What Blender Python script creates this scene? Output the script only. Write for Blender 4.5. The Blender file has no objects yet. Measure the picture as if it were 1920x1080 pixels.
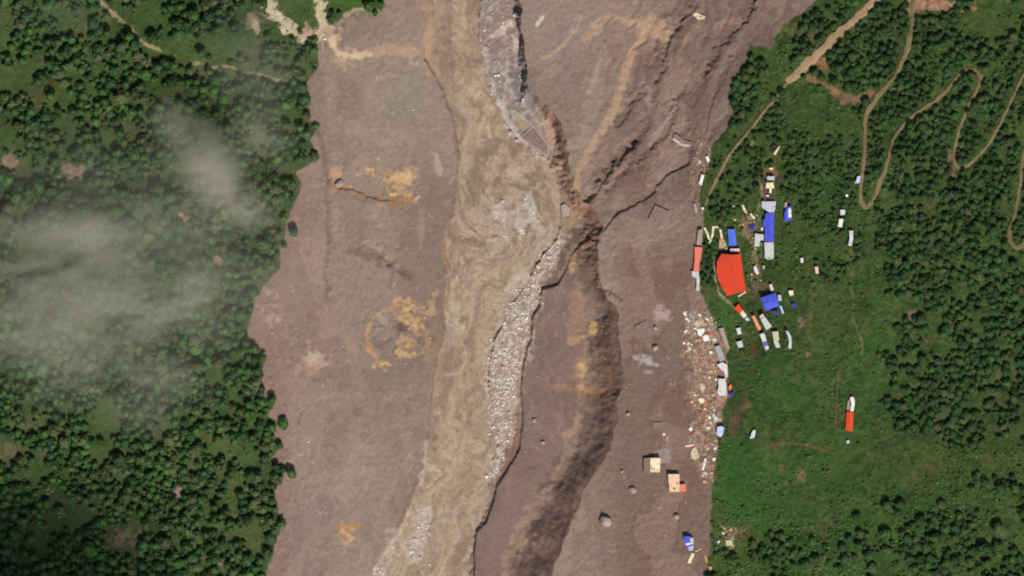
import bpy, math, random
import numpy as np
R = math.radians
scene = bpy.context.scene

# ---------------------------------------------------------------- camera, sky, sun
CAMH = 12000.0
cam_d = bpy.data.cameras.new("camera")
cam = bpy.data.objects.new("camera", cam_d)
scene.collection.objects.link(cam)
cam.location = (0, 0, CAMH)
cam.rotation_euler = (0, 0, 0)
cam_d.sensor_width = 36.0
cam_d.lens = 36.0 * CAMH / 960.0
cam_d.clip_start = 100.0
cam_d.clip_end = 60000.0
scene.camera = cam

ELEV, AZ = R(48), R(160)          # azimuth clockwise from +Y (north is up in the picture)
sdir = (math.sin(AZ) * math.cos(ELEV), math.cos(AZ) * math.cos(ELEV), math.sin(ELEV))
world = bpy.data.worlds.new("World")
scene.world = world
world.use_nodes = True
wn = world.node_tree.nodes
wl = world.node_tree.links
sky = wn.new("ShaderNodeTexSky")
sky.sky_type = 'NISHITA'
sky.sun_disc = False
sky.sun_elevation = ELEV
sky.sun_rotation = AZ
sky.air_density = 1.0
sky.dust_density = 2.0
wl.new(sky.outputs[0], wn["Background"].inputs[0])
wn["Background"].inputs[1].default_value = 0.065
sun_d = bpy.data.lights.new("sun", 'SUN')
sun_d.energy = 4.0
sun_d.angle = R(0.5)
sun_d.color = (1.0, 0.955, 0.90)
sun = bpy.data.objects.new("sun", sun_d)
scene.collection.objects.link(sun)
from mathutils import Vector, Matrix
sun.rotation_euler = Vector(sdir).to_track_quat('Z', 'Y').to_euler()
sun.location = (0, 0, 500)
scene.view_settings.view_transform = 'Standard'
scene.view_settings.look = 'None'
scene.view_settings.exposure = 0.0
scene.view_settings.gamma = 1.0
scene.render.engine = 'CYCLES'
scene.cycles.max_bounces = 6
scene.cycles.diffuse_bounces = 2
scene.cycles.volume_bounces = 1
scene.cycles.volume_step_rate = 2.0
scene.cycles.volume_max_steps = 64
scene.cycles.filter_width = 2.0
scene.cycles.use_adaptive_sampling = True

# ---------------------------------------------------------------- helpers
rnd = random.Random(7)
nrs = np.random.RandomState(11)
COL = scene.collection


def lin(r, g, b, k=1.0):
    f = lambda c: (c / 12.92 if c <= 0.04045 else ((c + 0.055) / 1.055) ** 2.4)
    return np.array([f(r / 255) * k, f(g / 255) * k, f(b / 255) * k], dtype=np.float32)


def hsh(ix, iy, seed):
    h = (ix.astype(np.int64) * 374761393 + iy.astype(np.int64) * 668265263 + seed * 1442695041) & 0xffffffff
    h = ((h ^ (h >> 13)) * 1274126177) & 0xffffffff
    h = (h ^ (h >> 16)) & 0xffff
    return h.astype(np.float32) / 65535.0


def vn(x, y, seed=0):
    ix = np.floor(x); iy = np.floor(y)
    fx = (x - ix).astype(np.float32); fy = (y - iy).astype(np.float32)
    fx = fx * fx * (3 - 2 * fx); fy = fy * fy * (3 - 2 * fy)
    a = hsh(ix, iy, seed); b = hsh(ix + 1, iy, seed)
    c = hsh(ix, iy + 1, seed); d = hsh(ix + 1, iy + 1, seed)
    return (a + (b - a) * fx) * (1 - fy) + (c + (d - c) * fx) * fy


def fbm(x, y, s, o=4, seed=0, sy=None, g=0.5):
    """0-centred fractal noise, about -1..1; s = feature size in picture px"""
    sy = sy or s
    t = 0; a = 1.0; n = 0
    for k in range(o):
        X_, Y_ = x / s * 2 ** k, y / sy * 2 ** k
        if sy == s:
            ca, sa = math.cos(.6 + 1.1 * k), math.sin(.6 + 1.1 * k); X_, Y_ = X_ * ca - Y_ * sa, X_ * sa + Y_ * ca
        t = t + a * (vn(X_ + 17.3 * k, Y_ + 5.1 * k, seed + k * 31) - 0.5) * 2
        n += a; a *= g
    return np.clip(t / n * 1.7, -1.4, 1.4)


def ss(a, b, x):
    t = np.clip((x - a) / (b - a), 0, 1)
    return t * t * (3 - 2 * t)


def dline(u, v, pts, closed=False):
    d2 = np.full(u.shape, 1e18, dtype=np.float64)
    n = len(pts)
    for i in range(n if closed else n - 1):
        ax, ay = pts[i]; bx, by = pts[(i + 1) % n]
        ex, ey = bx - ax, by - ay
        t = np.clip(((u - ax) * ex + (v - ay) * ey) / (ex * ex + ey * ey + 1e-9), 0, 1)
        q = (u - ax - t * ex) ** 2 + (v - ay - t * ey) ** 2
        np.minimum(d2, q, out=d2)
    return np.sqrt(d2)


def inside(u, v, pts):
    r = np.zeros(u.shape, dtype=bool)
    n = len(pts)
    for i in range(n):
        x1, y1 = pts[i]; x2, y2 = pts[(i + 1) % n]
        if y1 == y2: continue
        c = ((y1 > v) != (y2 > v)) & (u < (x2 - x1) * (v - y1) / (y2 - y1) + x1)
        r ^= c
    return r


def sdf(u, v, pts):
    """positive inside"""
    d = dline(u, v, pts, True)
    return np.where(inside(u, v, pts), d, -d)


# ---------------------------------------------------------------- outlines (picture px, 0.5 m each)
LEFT_EDGE = [(735, -9000), (735, -120), (722, 0), (715, 22), (690, 12), (660, 20), (640, 35), (618, 56), (606, 72), (594, 87), (597, 127), (574, 158),
             (580, 187), (582, 227), (598, 236), (580, 263), (600, 297), (572, 312), (556, 322), (567, 345), (560, 372), (548, 388),
             (536, 417), (536, 440), (530, 465), (523, 505), (492, 540), (478, 570), (467, 600), (464, 627), (482, 650), (496, 677),
             (492, 713), (497, 740), (512, 757), (502, 777), (522, 795), (508, 817), (524, 833), (510, 863), (535, 880), (530, 905), (514, 925),
             (527, 980), (513, 1027), (500, 1080), (490, 1200), (470, 9000)]
LEFT_HILL = LEFT_EDGE + [(-12000, 9000), (-12000, -9000)]
RIGHT_EDGE = [(1640, -9000), (1560, -60), (1520, 12), (1468, 45), (1440, 92), (1408, 85), (1396, 118), (1376, 150), (1364, 178), (1374, 215), (1366, 240),
              (1344, 262), (1333, 280), (1330, 310), (1316, 345), (1307, 380), (1318, 392), (1318, 425), (1316, 460), (1311, 500), (1311, 540),
              (1322, 565), (1332, 592), (1345, 620), (1362, 650), (1361, 680), (1365, 715), (1362, 745), (1357, 765), (1354, 792),
              (1346, 825), (1342, 860), (1337, 895), (1335, 935), (1332, 985), (1330, 1035), (1321, 1080), (1315, 1200), (1300, 9000)]
RIGHT_HILL = RIGHT_EDGE + [(14000, 9000), (14000, -9000)]
RIV_L = [(800, -9000), (800, -60), (812, 0), (814, 30), (798, 80), (798, 107), (815, 135), (834, 167), (847, 207), (852, 240), (861, 270), (864, 300),
         (857, 333), (852, 360), (854, 405), (836, 438), (836, 477), (844, 507), (835, 522), (832, 573), (833, 613), (827, 653),
         (814, 713), (811, 787), (806, 847), (790, 907), (768, 953), (742, 1007), (712, 1053), (700, 1080), (650, 1200), (600, 9000)]
RIV_R = [(903, -9000), (903, 0), (897, 50), (900, 83), (911, 140), (928, 187), (947, 233), (967, 262), (1000, 283), (1027, 300), (1040, 330),
         (1052, 365), (1050, 387), (1051, 427), (1044, 450), (1020, 478), (1004, 505), (985, 535), (962, 570), (945, 605), (928, 640), (918, 680),
         (918, 720), (924, 760), (930, 800), (936, 830), (926, 860), (917, 905), (916, 945), (905, 980), (888, 1000), (884, 1040), (884, 1080),
         (880, 1200), (860, 9000)]
RIVER = RIV_L + RIV_R[::-1]
SCARP = [(880, 9000), (885, 1200), (889, 1080), (889, 1040), (892, 998), (911, 981), (923, 947), (931, 913), (948, 887), (973, 847), (981, 787), (977, 720),
         (981, 690), (987, 660), (997, 637), (998, 600), (1013, 570), (1015, 543), (1047, 533), (1060, 510), (1070, 482), (1090, 458), (1116, 440)]
CLIFF = [(965, -9000), (965, -60), (970, 0), (980, 17), (973, 50), (980, 67), (987, 110), (990, 173), (1005, 178), (1030, 200), (1048, 228), (1061, 262), (1068, 307), (1080, 347), (1092, 368), (1116, 398)]
PLAT_EDGE = [(1130, 425), (1122, 445), (1120, 495), (1130, 535), (1140, 562), (1157, 587), (1155, 610), (1159, 640), (1165, 685), (1170, 712), (1163, 735),
             (1158, 755), (1160, 790), (1150, 808), (1146, 825), (1135, 860), (1102, 905), (1090, 930), (1080, 965), (1060, 1010), (1032, 1080), (1000, 1200), (900, 9000)]
PLATEAU = CLIFF + PLAT_EDGE + [(14000, 9000), (14000, -9000)]
TERRACE = SCARP + [(1125, 445)] + PLAT_EDGE[1:]
TANLINE = [(1083, 500), (1087, 540), (1091, 575), (1093, 610), (1095, 640), (1098, 690), (1091, 735), (1083, 780), (1076, 815), (1068, 840), (1045, 892), (1022, 925), (1002, 950), (978, 1000), (966, 1030), (950, 1085)]

# ---------------------------------------------------------------- terrain grid
STEP = 0.8
core_x = np.arange(-500, 500.01, STEP); core_y = np.arange(-290, 290.01, STEP)
g = np.cumsum(1.3 * 1.22 ** np.arange(33))
xs = np.concatenate([-500 - g[::-1], core_x, core_x[-1] + g])
ys = np.concatenate([-290 - g[::-1], core_y, core_y[-1] + g])
X, Y = np.meshgrid(xs, ys)
U = X * 2 + 960; V = 540 - Y * 2

w1 = fbm(U, V, 40, 4, 1); w2 = fbm(U, V, 40, 4, 2)
j1 = fbm(U, V, 9, 3, 3); j2 = fbm(U, V, 9, 3, 4)
Uw = U + w1 * 7 + j1 * 2.6; Vw = V + w2 * 7 + j2 * 2.6          # ragged edges
Us = U + w1 * 3 + j1 * 1.6; Vs = V + w2 * 3 + j2 * 1.6
n_big = fbm(U, V, 180, 4, 9); n_mid = fbm(U, V, 45, 4, 10); n_fine = fbm(U, V, 7, 3, 12); n_px = fbm(U, V, 4.2, 2, 13)

sL = sdf(Us, Vs, LEFT_HILL)
sR = sdf(U + j1 * 3.2 + w1 * 2.5, V + j2 * 3, RIGHT_HILL)
rs_ = ss(-30, 30, U - np.interp(V, [0, 300, 600, 1080], [858, 940, 900, 810]))
sRiv = sdf(U + w1 * 3 + j1 * (.6 + 3 * rs_), V + w2 * 3 + j2 * (.6 + 3 * rs_), RIVER)
sPl = sdf(U + j1 * 2.0 + w1 * 4, V + j2 * 2.0, PLATEAU)
sTe = sdf(U + j1 * 1.2, V + j2 * 1.2, TERRACE)
dTan = dline(U + w1 * 4, V + w2 * 4, TANLINE)

# base
Z = np.full(X.shape, 1.0)
Z += 0.9 * n_big + 0.35 * n_mid
flow = fbm(U + w1 * 22 + 12 * n_big, V, 15, 4, 20, sy=130, g=.6)
flowd = fbm(U * 0.88 + V * 0.47 + w1 * 16, V * 0.88 - U * 0.47, 17, 4, 21, sy=140, g=.55)
topR = ss(980, 1100, U) * ss(430, 330, V)
Z += flow * 0.32 * (1 - topR) + flowd * .7 * topR
# river bed and left bank
fr = ss(-5, 1, sRiv)
Z = Z * (1 - fr) + (-1.9 + 0.2 * fbm(U, V, 14, 3, 23)) * fr
rightlow = ss(-2, 6, sdf(U, V, RIV_R + [(9000, 9000), (9000, -9000)]))
barz = -1.6 + 0.3 * n_mid + 0.25 * n_fine + np.clip(-sRiv, 0, 40) * .03
lowmask = (rightlow > 0.5) & (sRiv <= 0)
Z = np.where(lowmask, barz, Z)
# terrace (island)
ft = ss(-2.5, 2.0, sTe)
zt = 3.2 + 0.5 * n_big + 0.25 * n_mid + 0.3 * flow - 2.2 * ss(60, 0, dTan)
Z = Z * (1 - ft) + zt * ft
# plateau with its long western slope
Wd = np.interp(V, [0, 160, 200, 380, 430, 500, 560, 700, 850, 950, 1080, 3000], [12, 9, 26, 26, 40, 42, 58, 70, 72, 84, 84, 84])
Wd = Wd + w1 * 6
zp = 14.0 + 0.6 * n_big + 0.35 * n_mid + 0.25 * n_fine * 0.5 + np.where(V < 450, flowd * 0.9 * ss(1050, 1200, U), flow * 0.3)
sPl2 = sPl + 9 * fbm(U, V, 46, 4, 33) * ss(460, 560, V) * ss(-2, -12, sPl) + 1.2 * fbm(U, V, 12, 3, 34) * ss(2, -4, sPl)
fp = np.clip(1 + sPl2 / Wd, 0, 1)
fp = fp ** np.interp(V, [0, 420, 560, 800, 1000], [1.0, 1.1, 1.75, 1.45, 1.15])
lowS = ss(780, 860, V)
rillA = fbm(U, V + w1 * 10, 60, 4, 35, sy=7, g=.6)
ur, vr = U * .62 + V * .78, V * .62 - U * .78
rillB = fbm(ur, vr + w2 * 10, 9, 4, 36, sy=70, g=.6)
ur2, vr2 = U * .8 + V * .6, V * .8 - U * .6
rillC = fbm(ur2, vr2 + w2 * 8, 70, 4, 37, sy=8, g=.6)
rill = rillA * (1 - lowS) + rillC * lowS
rough = (fbm(U, V, 12, 4, 30) * .9 + fbm(U + V, V - U, 26, 3, 31) * 1.3 + rill * .8) * np.where(V > 470, .6, 1.5) * np.clip(4 * fp * (1 - fp), 0, 1)
inside_r = rightlow > 0.5
Z = np.where(inside_r | (sPl > 0), Z * (1 - fp) + zp * fp + rough * (fp > 0), Z)
# gullies and small scarps on the plateau
GULLIES = [
    ([(1102, 374), (1115, 356), (1130, 333), (1150, 306), (1175, 278), (1190, 262)], 6.5, 5.0),
    ([(1307, 0), (1285, 35), (1265, 62), (1250, 95), (1240, 125), (1232, 158)], 5, 2.6),
    ([(1397, 40), (1375, 60), (1350, 85), (1338, 112), (1322, 140)], 6, 2.2),
    ([(1280, 175), (1262, 198), (1255, 225), (1250, 247), (1225, 268), (1195, 300)], 5, 2.0),
    ([(1208, 170), (1185, 190), (1172, 205), (1155, 230)], 7, 2.0),
    ([(1420, -5), (1408, 20), (1397, 38)], 3.0, 3.0),
    ([(1330, 60), (1310, 110), (1285, 160)], 5, 1.0),
    ([(1180, 270), (1200, 245), (1215, 215), (1228, 185), (1238, 150)], 9, 1.5),
    ([(1225, 268), (1212, 285), (1200, 300), (1180, 318), (1150, 345), (1128, 372)], 8, 1.6),
    ([(1345, 100), (1320, 150), (1300, 200), (1285, 240), (1262, 262)], 7, 1.3),
    ([(1390, 90), (1370, 120), (1352, 150)], 7, 1.2),
    ([(1160, 560), (1150, 545), (1128, 540)], 5, 2.0),
    ([(1275, 30), (1255, 60), (1235, 90), (1222, 120)], 9, 1.2),
    ([(1300, 230), (1290, 262), (1270, 290), (1240, 300), (1215, 320)], 7, 1.2),
    ([(1195, 302), (1180, 308), (1172, 318)], 4, 1.2),
    ([(640, 300), (636, 340), (612, 400), (628, 520), (618, 560)], 8, 0.5),
    ([(560, 180), (600, 260), (615, 330), (618, 420)], 7, 0.5),
    ([(700, 470), (720, 485), (745, 505), (760, 515)], 7, 0.9),
    ([(690, 460), (735, 490), (770, 520)], 9, 0.7),
]
for pts, w, dep in GULLIES:
    bb = (U > min(p[0] for p in pts) - 40) & (U < max(p[0] for p in pts) + 40) & (V > min(p[1] for p in pts) - 40) & (V < max(p[1] for p in pts) + 40)
    d = dline(U[bb] + j1[bb] * 5 + w1[bb] * 5, V[bb] + j2[bb] * 5 + w2[bb] * 5, pts)
    Z[bb] -= dep * np.exp(-(d / w) ** 2) * (1 + 0.6 * j1[bb])
STEPS = [   # line, drop on its left side (walking along), decay px
    ([(1131, 440), (1145, 418), (1160, 401), (1185, 389), (1205, 379), (1221, 369), (1234, 350), (1255, 327), (1275, 317), (1291, 308), (1300, 290)], 2.6, 26, 3.0),
    ([(1320, 270), (1326, 240), (1333, 205), (1345, 175), (1357, 149)], 1.6, 16, 2.2),
    ([(1395, 42), (1408, 22), (1425, -6)], 1.8, 14, 2.5),
    ([(622, 348), (634, 353), (660, 358), (675, 362), (690, 371), (715, 376), (722, 380), (732, 376), (745, 385)], 1.7, 24, 2.4),
    ([(683, 610), (684, 630), (690, 648), (700, 660)], 1.0, 18, 2.5),
    ([(1190, 560), (1215, 548)], .4, 10, 2),
]
for pts, h, dec, ramp in STEPS:
    bb = (U > min(p[0] for p in pts) - 60) & (U < max(p[0] for p in pts) + 60) & (V > min(p[1] for p in pts) - 60) & (V < max(p[1] for p in pts) + 60)
    uu = U[bb] + j1[bb] * 2; vv = V[bb] + j2[bb] * 2
    d = dline(uu, vv, pts)
    best = np.full(uu.shape, 1e9); side = np.zeros(uu.shape)
    for i in range(len(pts) - 1):
        ax, ay = pts[i]; bx, by = pts[i + 1]; ex, ey = bx - ax, by - ay; L = math.hypot(ex, ey)
        t = np.clip(((uu - ax) * ex + (vv - ay) * ey) / L ** 2, 0, 1)
        q = np.hypot(uu - ax - t * ex, vv - ay - t * ey)
        s = (ex * (vv - ay) - ey * (uu - ax)) / L
        m = q < best; best[m] = q[m]; side[m] = s[m]
    end = ss(0, 18, np.hypot(uu - pts[0][0], vv - pts[0][1])) * ss(0, 18, np.hypot(uu - pts[-1][0], vv - pts[-1][1]))
    Z[bb] -= h * np.where(side < 0, np.exp(-d / dec), 0) * ss(0, ramp, d) * end
# hills
dl = np.clip(sL, 0, 1400) * 0.5
hl = 1.0 + 0.075 * dl + ss(0, 30, dl) * (4.0 * fbm(U, V, 170, 3, 40) + 1.6 * fbm(U + 40, V, 60, 3, 41)) + 0.35 * n_fine
hl -= 26 * ss(380, -150, U) * ss(700, 1150, V)                     # ground lowered here, shaped to darken the bottom left corner
Z = Z + ss(0, 5, sL) * (np.where(sL > 0, hl - 1.0, 0))
dr = np.clip(sR, 0, 1600) * 0.5
hr = 14.5 + 0.13 * dr + ss(0, 40, dr) * (3.5 * fbm(U, V, 200, 3, 50) + 1.4 * fbm(U, V, 70, 3, 51)) + 0.35 * n_fine
fR = ss(-1, 3, sR)
Z = Z * (1 - fR) + hr * fR
# small surface relief on the mud
Z += (0.16 * n_fine + 0.07 * n_px) * (sL < 0) * (sR < 0) * (sRiv < 0)
# pits with a rim (left mud flat) and raised crusts
for (cx, cy, r, h) in [(707, 600, 14, -.9), (712, 634, 16, -1.0), (777, 636, 10, -.6), (760, 610, 5, -1.4), (690, 335, 40, -.5), (758, 335, 24, .9), (760, 600, 22, 1.0), (762, 655, 15, .9), (652, 1000, 12, .6), (765, 372, 15, .7)]:
    bb = (abs(U - cx) < 4 * r) & (abs(V - cy) < 4 * r)
    d = np.hypot(U[bb] + j1[bb] * 4 - cx, V[bb] + j2[bb] * 4 - cy) / r
    Z[bb] += h * np.exp(-d ** 4) + (0.35 * np.exp(-((d - 1.15) / .16) ** 2) if h < 0 else 0)


def bil(A, x, y):
    x = np.atleast_1d(np.asarray(x, float)); y = np.atleast_1d(np.asarray(y, float))
    fx = np.interp(x, xs, np.arange(len(xs))); fy = np.interp(y, ys, np.arange(len(ys)))
    ix = np.clip(fx.astype(int), 0, len(xs) - 2); iy = np.clip(fy.astype(int), 0, len(ys) - 2)
    tx = fx - ix; ty = fy - iy
    return (A[iy, ix] * (1 - tx) + A[iy, ix + 1] * tx) * (1 - ty) + (A[iy + 1, ix] * (1 - tx) + A[iy + 1, ix + 1] * tx) * ty


def hgt(x, y):
    return float(bil(Z, x, y)[0])


def W(u, v):
    return ((u - 960) * 0.5, (540 - v) * 0.5)


# ---------------------------------------------------------------- ground colours (slope and gully shade partly painted in)
C = np.zeros(X.shape + (3,), dtype=np.float32)
mud = lin(141, 123, 106)
C[:] = mud


def mix(m, col):
    m = np.clip(m, 0, 1).astype(np.float32)[..., None]
    C[:] = C * (1 - m) + np.asarray(col, dtype=np.float32) * m


def blob(cx, cy, rx, ry, col, k=1.0, rag=0.5, soft=0.35, ang=0, streak=False):
    M = max(rx, ry) * 2.2 + 10
    bb = np.ix_(np.abs(V[:, 0] - cy) < M, np.abs(U[0] - cx) < M)
    u = U[bb] - cx; v = V[bb] - cy
    a = R(ang); uu = u * math.cos(a) + v * math.sin(a); vv = -u * math.sin(a) + v * math.cos(a)
    d = np.hypot(uu / rx, vv / ry)
    nn = (n_mid[bb] * 0.7 + j1[bb] * 0.8 + n_fine[bb] * 0.3) if not streak else (j1[bb] * 0.5 + flow[bb] * 1.2)
    m = ss(1 + soft, 1 - soft, d + rag * nn) * k
    m = np.clip(m, 0, 1)[..., None].astype(np.float32)
    C[bb] = C[bb] * (1 - m) + np.asarray(col, np.float32) * m


def stroke(pts, w, col, k=1.0, rag=0.4, soft=0.5, warp=3.0):
    M = w * 2 + 14
    us = [p[0] for p in pts]; vs = [p[1] for p in pts]
    bb = np.ix_((V[:, 0] > min(vs) - M) & (V[:, 0] < max(vs) + M), (U[0] > min(us) - M) & (U[0] < max(us) + M))
    d = dline(U[bb] + w1[bb] * warp + j1[bb] * warp * 0.4, V[bb] + w2[bb] * warp + j2[bb] * warp * 0.4, pts) / w
    m = ss(1 + soft, 1 - soft, d + rag * (j2[bb] + n_mid[bb] * 0.6)) * k
    m = np.clip(m, 0, 1)[..., None].astype(np.float32)
    C[bb] = C[bb] * (1 - m) + np.asarray(col, np.float32) * m


# mud: broad variation
mix(0.55 * ss(-.1, .5, n_big), lin(146, 127, 116))
mix(0.5 * ss(0.05, .6, -n_big + 0.3 * flow), lin(128, 107, 98))
mix(0.35 * ss(0, .6, flow), lin(150, 130, 119))
mix(0.35 * ss(0, .6, -flow), lin(122, 104, 97))
blob(750, 165, 105, 75, lin(142, 130, 115), .8, .5, .6)
blob(640, 330, 40, 90, lin(140, 124, 113), .5, .5, .6)
blob(680, 640, 40, 110, lin(128, 114, 104), .6, .4, .6)
blob(640, 850, 90, 160, lin(147, 130, 117), .5, .6, .6)
blob(560, 560, 60, 130, lin(150, 122, 113), .5, .6, .6)
blob(560, 980, 60, 90, lin(128, 108, 104), .6, .5, .6)
blob(690, 60, 45, 40, lin(133, 117, 105), .6, .5, .5)
blob(1200, 160, 110, 130, lin(146, 120, 108), .6, .5, .6)
blob(1060, 150, 60, 110, lin(152, 136, 124), .5, .6, .6, 20)
blob(1030, 60, 60, 60, lin(140, 126, 118), .6, .7, .5)
mix(0.9 * ss(1120, 1180, U) * ss(400, 520, V), lin(117, 93, 82))
mix(0.85 * ss(1180, 1290, U + .3 * V) * ss(450, 360, V), lin(118, 95, 86))

lobes = fbm(U + w1 * 30, V + w2 * 30, 70, 3, 95, sy=200)
nt_ = (sTe < 0) * (sL < 0) * (sR < 0)
mix(nt_ * .5 * ss(.1, .35, lobes), lin(126, 109, 98)); mix(nt_ * .4 * ss(.15, .4, -lobes), lin(152, 133, 118))
tr = topR * ss(-60, 0, 1050 - 0 * U + (U - 1050) ) 
mix(topR * .6 * ss(.05, .6, flowd) * ss(1100, 1220, U), lin(104, 86, 80)); mix(topR * .45 * ss(.05, .6, -flowd), lin(146, 124, 112))
for pts, w in [([(1240, 130), (1228, 190), (1205, 240), (1180, 275), (1150, 310)], 10), ([(1300, 0), (1270, 55), (1250, 95)], 8), ([(1355, 80), (1330, 125), (1310, 170), (1290, 215)], 7), ([(1262, 205), (1252, 245), (1225, 268), (1190, 300)], 8), ([(1200, 175), (1175, 205), (1158, 232)], 7), ([(1110, 405), (1160, 402), (1190, 388), (1225, 368)], 6), ([(1150, 300), (1125, 340)], 12),
               ([(1200, 120), (1190, 160), (1180, 175)], 9), ([(560, 190), (598, 250), (612, 330), (616, 430), (610, 560)], 5), ([(655, 470), (700, 480), (748, 508), (770, 518)], 7), ([(1400, 20), (1370, 60), (1345, 95)], 7)]:
    stroke(pts, w, lin(104, 86, 78), .55, .7, .7, 4)  # shade of the gullies painted in as dark bands
for pts, w in [([(618, 90), (622, 200), (625, 330), (630, 430)], 9), ([(1130, 100), (1115, 180), (1090, 260)], 14), ([(1215, 170), (1235, 240), (1212, 300)], 7), ([(660, 760), (670, 850), (650, 920)], 22), ([(600, 470), (590, 560)], 12), ([(700, 380), (712, 420)], 14), ([(780, 760), (760, 860), (740, 930)], 10)]:
    stroke(pts, w, lin(156, 137, 123), .45, .8, .8, 5)
# pinkish mud beside forest edge
stroke([(560, 350), (530, 480), (495, 590), (510, 690), (520, 860), (520, 1080)], 22, lin(140, 111, 101), .6, .6, .6)
# terrace
ft2 = ss(-1, 2, sTe) * (1 - ss(0, 3, sPl))
mix(ft2, lin(127, 106, 98))
mix(ft2 * .5 * ss(0, .5, n_mid + .4 * flow), lin(110, 91, 83))
mix(ft2 * .5 * ss(0, .6, flow), lin(146, 125, 112))
mix(ft2 * .4 * ss(.0, .5, n_fine + .4 * n_mid), lin(116, 94, 84))
# western slope: mud darkened in colour to deepen its shade
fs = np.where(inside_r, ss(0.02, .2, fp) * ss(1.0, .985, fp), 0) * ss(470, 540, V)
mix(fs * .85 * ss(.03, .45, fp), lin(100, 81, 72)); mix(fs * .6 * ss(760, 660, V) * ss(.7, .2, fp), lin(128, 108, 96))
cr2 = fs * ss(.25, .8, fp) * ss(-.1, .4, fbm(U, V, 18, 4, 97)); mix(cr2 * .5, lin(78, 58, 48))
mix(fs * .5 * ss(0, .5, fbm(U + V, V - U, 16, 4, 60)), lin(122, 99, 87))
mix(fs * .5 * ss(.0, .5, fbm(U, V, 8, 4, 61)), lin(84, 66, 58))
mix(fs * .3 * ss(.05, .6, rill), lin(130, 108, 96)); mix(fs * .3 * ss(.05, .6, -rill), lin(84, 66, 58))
stroke([(1130, 640), (1140, 700), (1125, 735), (1100, 742)], 12, lin(110, 78, 58), .55, .8, .6)
# cliff band north
fc = np.where(inside_r, ss(0.03, .2, fp) * ss(1.0, .98, fp), 0) * ss(540, 470, V)
mix(fc * .9, lin(132, 106, 92))
mix(fc * .7 * ss(-.1, .3, n_fine + .5 * n_mid), lin(108, 80, 68))
mix(fc * .4 * ss(.2, .5, j2), lin(178, 140, 112))
stroke([(1012, 215), (1022, 235), (1030, 262), (1040, 285), (1046, 315)], 6, lin(182, 150, 125), .8, .9, .5)
stroke([(1070, 395), (1085, 408), (1072, 425), (1060, 440)], 9, lin(170, 136, 108), .8, .8, .5)
blob(1100, 400, 14, 8, lin(116, 82, 68), .8, .6, .4, 20)
blob(1085, 440, 30, 18, lin(92, 76, 64), .8, .7, .5, -30)
stroke([(1078, 480), (1072, 505)], 8, lin(186, 150, 108), .85, .6, .5)
blob(1095, 490, 26, 24, lin(110, 90, 70), .6, .8, .5)
stroke([(1060, 470), (1050, 500), (1040, 525)], 10, lin(98, 74, 62), .7, .6, .5)
# inner bank strip (reddish) by the river
stroke([(966, 780), (965, 820), (955, 850), (940, 880), (926, 900)], 9, lin(134, 100, 84), .85, .6, .5)
stroke([(1000, 600), (990, 660), (980, 700)], 8, lin(140, 112, 98), .5, .6, .5)
# gravel island between river and cliff
GRAVEL = [(903, -200), (903, 0), (897, 50), (900, 83), (911, 140), (928, 187), (947, 233), (967, 262), (1000, 283), (1027, 298), (1032, 280), (1016, 248),
          (1012, 215), (1000, 188), (988, 175), (984, 110), (976, 70), (968, 50), (974, 17), (966, 0), (960, -200)]
sG = sdf(Us, Vs, GRAVEL)
fG = ss(-1.5, 2, sG)
mix(fG, lin(150, 134, 126))
mix(fG * .7 * ss(-.1, .4, n_fine + .3 * n_px), lin(128, 112, 104))
mix(fG * .6 * ss(.15, .5, j1 + n_px * .5), lin(182, 170, 160))
stroke([(903, 95), (915, 145), (932, 190), (950, 232), (975, 262)], 7, lin(186, 176, 168), .8 , .8, .5)
blob(975, 150, 20, 42, lin(118, 110, 108), .85, .6, .4, -18)
blob(990, 195, 22, 22, lin(128, 116, 112), .7, .6, .4, -18)
blob(948, 30, 20, 30, lin(142, 124, 112), .6, .8, .4)
stroke([(958, 42), (930, 66), (925, 70)], 5, lin(205, 190, 168), .7, .9, .5)
stroke([(960, 70), (968, 95)], 5, lin(202, 186, 166), .8, .8, .5)
# left bank strip of the river: stones and soil
stroke([(850, 250), (862, 300), (856, 340), (850, 380), (842, 430), (836, 470), (836, 520), (831, 610), (815, 700), (805, 800), (800, 860), (770, 940), (735, 1010)], 3.0, lin(122, 96, 82), .6, .9, .5)
stroke([(838, 440), (834, 480), (838, 505)], 5, lin(166, 128, 98), .8, .9, .4)
stroke([(843, 170), (846, 195), (852, 205)], 3, lin(196, 180, 150), .8, .8, .5)
stroke([(802, 830), (797, 880), (785, 925), (768, 965), (745, 1010), (720, 1060)], 4, lin(180, 166, 154), .65, 1.0, .5)
stroke([(740, 1000), (725, 1040), (708, 1075)], 9, lin(172, 156, 146), .6, 1.0, .5)
# orange / yellow sediment crusts
OR = lin(176, 136, 98); YE = lin(200, 164, 116)
crr = random.Random(3)


def crust(cx, cy, rx, ry, n, ang=0, k=.85, cols=((206, 172, 126), (178, 142, 104), (150, 114, 88), (188, 150, 108), (196, 164, 120))):
    a = R(ang)
    for _ in range(n):
        t = crr.uniform(0, 6.28); q = crr.uniform(0, 1) ** .6
        x, y = rx * q * math.cos(t), ry * q * math.sin(t)
        blob(cx + x * math.cos(a) - y * math.sin(a), cy + x * math.sin(a) + y * math.cos(a), crr.uniform(2, 6.5), crr.uniform(1.5, 4), lin(*crr.choice(cols)), k * crr.uniform(.5, 1), 1.0, .35, crr.uniform(-40, 60))


blob(758, 335, 30, 15, YE, .7, .7, .3, -12); crust(758, 334, 30, 15, 45, -12, .8)
blob(757, 333, 16, 8, lin(206, 176, 128), .5, .8, .4, -12)
crust(762, 369, 27, 12, 45, 0, .7); crust(700, 325, 40, 14, 30, 0, .35); crust(655, 350, 30, 6, 14, 15, .5)

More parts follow.
